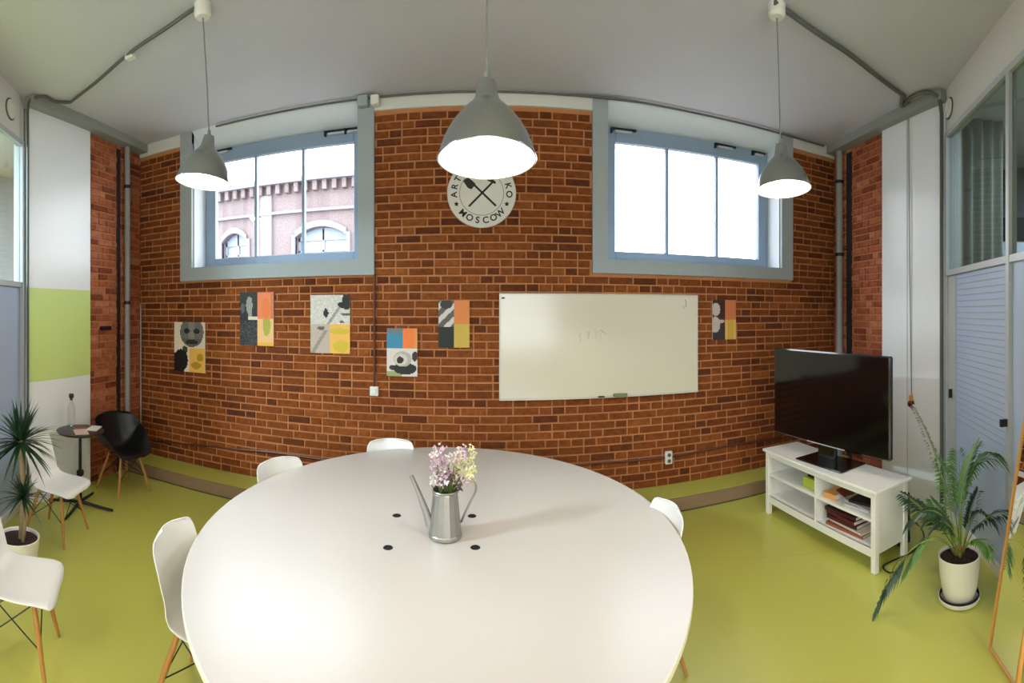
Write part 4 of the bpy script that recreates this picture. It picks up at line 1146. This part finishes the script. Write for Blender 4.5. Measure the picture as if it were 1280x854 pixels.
for (mid, tip, d_, L_, nl, st, mt_) in specs:
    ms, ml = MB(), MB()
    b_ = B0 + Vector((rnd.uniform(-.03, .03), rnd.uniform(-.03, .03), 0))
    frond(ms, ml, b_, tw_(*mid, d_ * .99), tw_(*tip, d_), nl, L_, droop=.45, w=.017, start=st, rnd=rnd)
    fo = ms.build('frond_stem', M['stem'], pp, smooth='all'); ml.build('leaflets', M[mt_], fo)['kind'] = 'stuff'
m = MB()
for k in range(5):
    a = k * 1.3; m.tube([(.012 * cos(a), .012 * sin(a), .28), (.016 * cos(a), .016 * sin(a), .35)], [.006, .004], 6)
m.build('stem_base', M['terracotta'], pp, smooth='all')

# dracaena on the left
dp = thing('potted_dracaena', 'spiky two-tiered dracaena in a white pot behind the white chair on the left', 'plant', (-2.823, 1.86, 0))
MB().lathe([(0, .001), (.10, .001), (.112, .01), (.135, .14), (.150, .27), (.155, .30), (.149, .303), (.141, .295), (.139, .27), (0, .27)], 40).build('pot', M['pot'], dp, smooth=40)
MB().lathe([(0, .285), (.07, .284), (.1405, .278)], 30).build('soil', M['soil'], dp, smooth='all')
def spike_crown(mb, c, R, n, seed, w=.014):
    rn = random.Random(seed)
    for i in range(n):
        a = rn.uniform(0, 2 * pi); el = rn.uniform(-.35, 1.35); L = R * rn.uniform(.75, 1.1)
        d = Vector((cos(a) * cos(el), sin(a) * cos(el), sin(el))); side = Vector((-sin(a), cos(a), 0))
        pts = []; 
        for k in range(5):
            t = k / 4; pts.append(c + d * L * t + Vector((0, 0, -.35 * L * t * t * cos(el))))
        ws = [w * .5, w * .62, w * .5, w * .32, .0005]
        vs = []
        for q, ww in zip(pts, ws): vs += [q + side * ww, q - side * ww]
        mb.add(vs, [(2 * k, 2 * k + 1, 2 * k + 3, 2 * k + 2) for k in range(4)])
MB().tube([(.01, .02, .27), (.02, .03, .6), (.0, .02, .99)], [.024, .021, .018], 12).build('trunk', M['trunk'], dp, smooth='all')
MB().tube([(.06, .0, .27), (.075, .01, .45), (.06, 0, .60)], [.014, .012, .010], 10).build('side_trunk', M['trunk'], dp, smooth='all')
def crown(c, R, n, seed, w, mt):
    rn = random.Random(seed)
    for i in range(n):
        m_ = MB(); spike_crown(m_, c, R, 1, seed * 100 + i, w); m_.build('leaf', mt, dp, smooth='all')
crown(Vector((0, .02, .97)), .34, 110, 5, .021, M['leafdark'])
crown(Vector((.06, 0, .60)), .22, 50, 9, .017, M['leafdark'])

# ------------------------------------------------------------------ leaning mirror
ux = Vector((-.6, -.8, 0)); nx_ = Vector((-.8, .6, 0)); 
base = Vector((2.345, 1.285, 0)); Wm, Hm = .34, 1.95; lean = atan2(.345, 1.95)
mi = thing('leaning_mirror', 'tall narrow mirror with a golden wooden frame leaning at the right edge', 'mirror', base)
upv = (Vector((.8, -.6, 0)) * sin(lean) + Vector((0, 0, 1)) * cos(lean)); nm = ux.cross(upv).normalized()
if nm.dot(nx_) < 0: nm = -nm
Rm = Matrix((ux, nm, upv)).transposed().to_4x4()
def mbx(a, b, c, d, e, f, bev=.003): return MB().box(a, b, c, d, e, f, M=Rm, bev=bev)
recalc(mbx(0, .02, -.012, .012, .002, Hm).build('frame_side', M['pine'], mi)); recalc(mbx(Wm - .02, Wm, -.012, .012, .002, Hm).build('frame_side', M['pine'], mi))
recalc(mbx(.02, Wm - .02, -.012, .012, .002, .022).build('frame_bottom', M['pine'], mi)); recalc(mbx(.02, Wm - .02, -.012, .012, Hm - .02, Hm).build('frame_top', M['pine'], mi))
recalc(mbx(.02, Wm - .02, -.004, .004, .022, Hm - .02, 0).build('mirror_glass', M['mirror'], mi))

# ------------------------------------------------------------------ daylight portals in the two windows
for cx, cy, sx, sz_, cz in (((LW['gx'][3] + LW['gx'][0]) / 2, D + WT + .10, 1.69, 1.14, 3.11), ((RW['gx'][3] + RW['gx'][0]) / 2, D + WT + .10, 1.75, 1.14, 3.11), (-1.325, -4.36, 1.9, 2.5, 2.1), (1.025, -4.36, 1.9, 2.5, 2.1)):
    l = bpy.data.lights.new('window_portal', 'AREA'); l.shape = 'RECTANGLE'; l.size = sx; l.size_y = sz_
    l.cycles.is_portal = True
    o = bpy.data.objects.new('window_portal', l); COL.objects.link(o)
    o.location = (cx, cy, cz); o.rotation_euler = (-pi / 2 if cy > 0 else pi / 2, 0, 0)
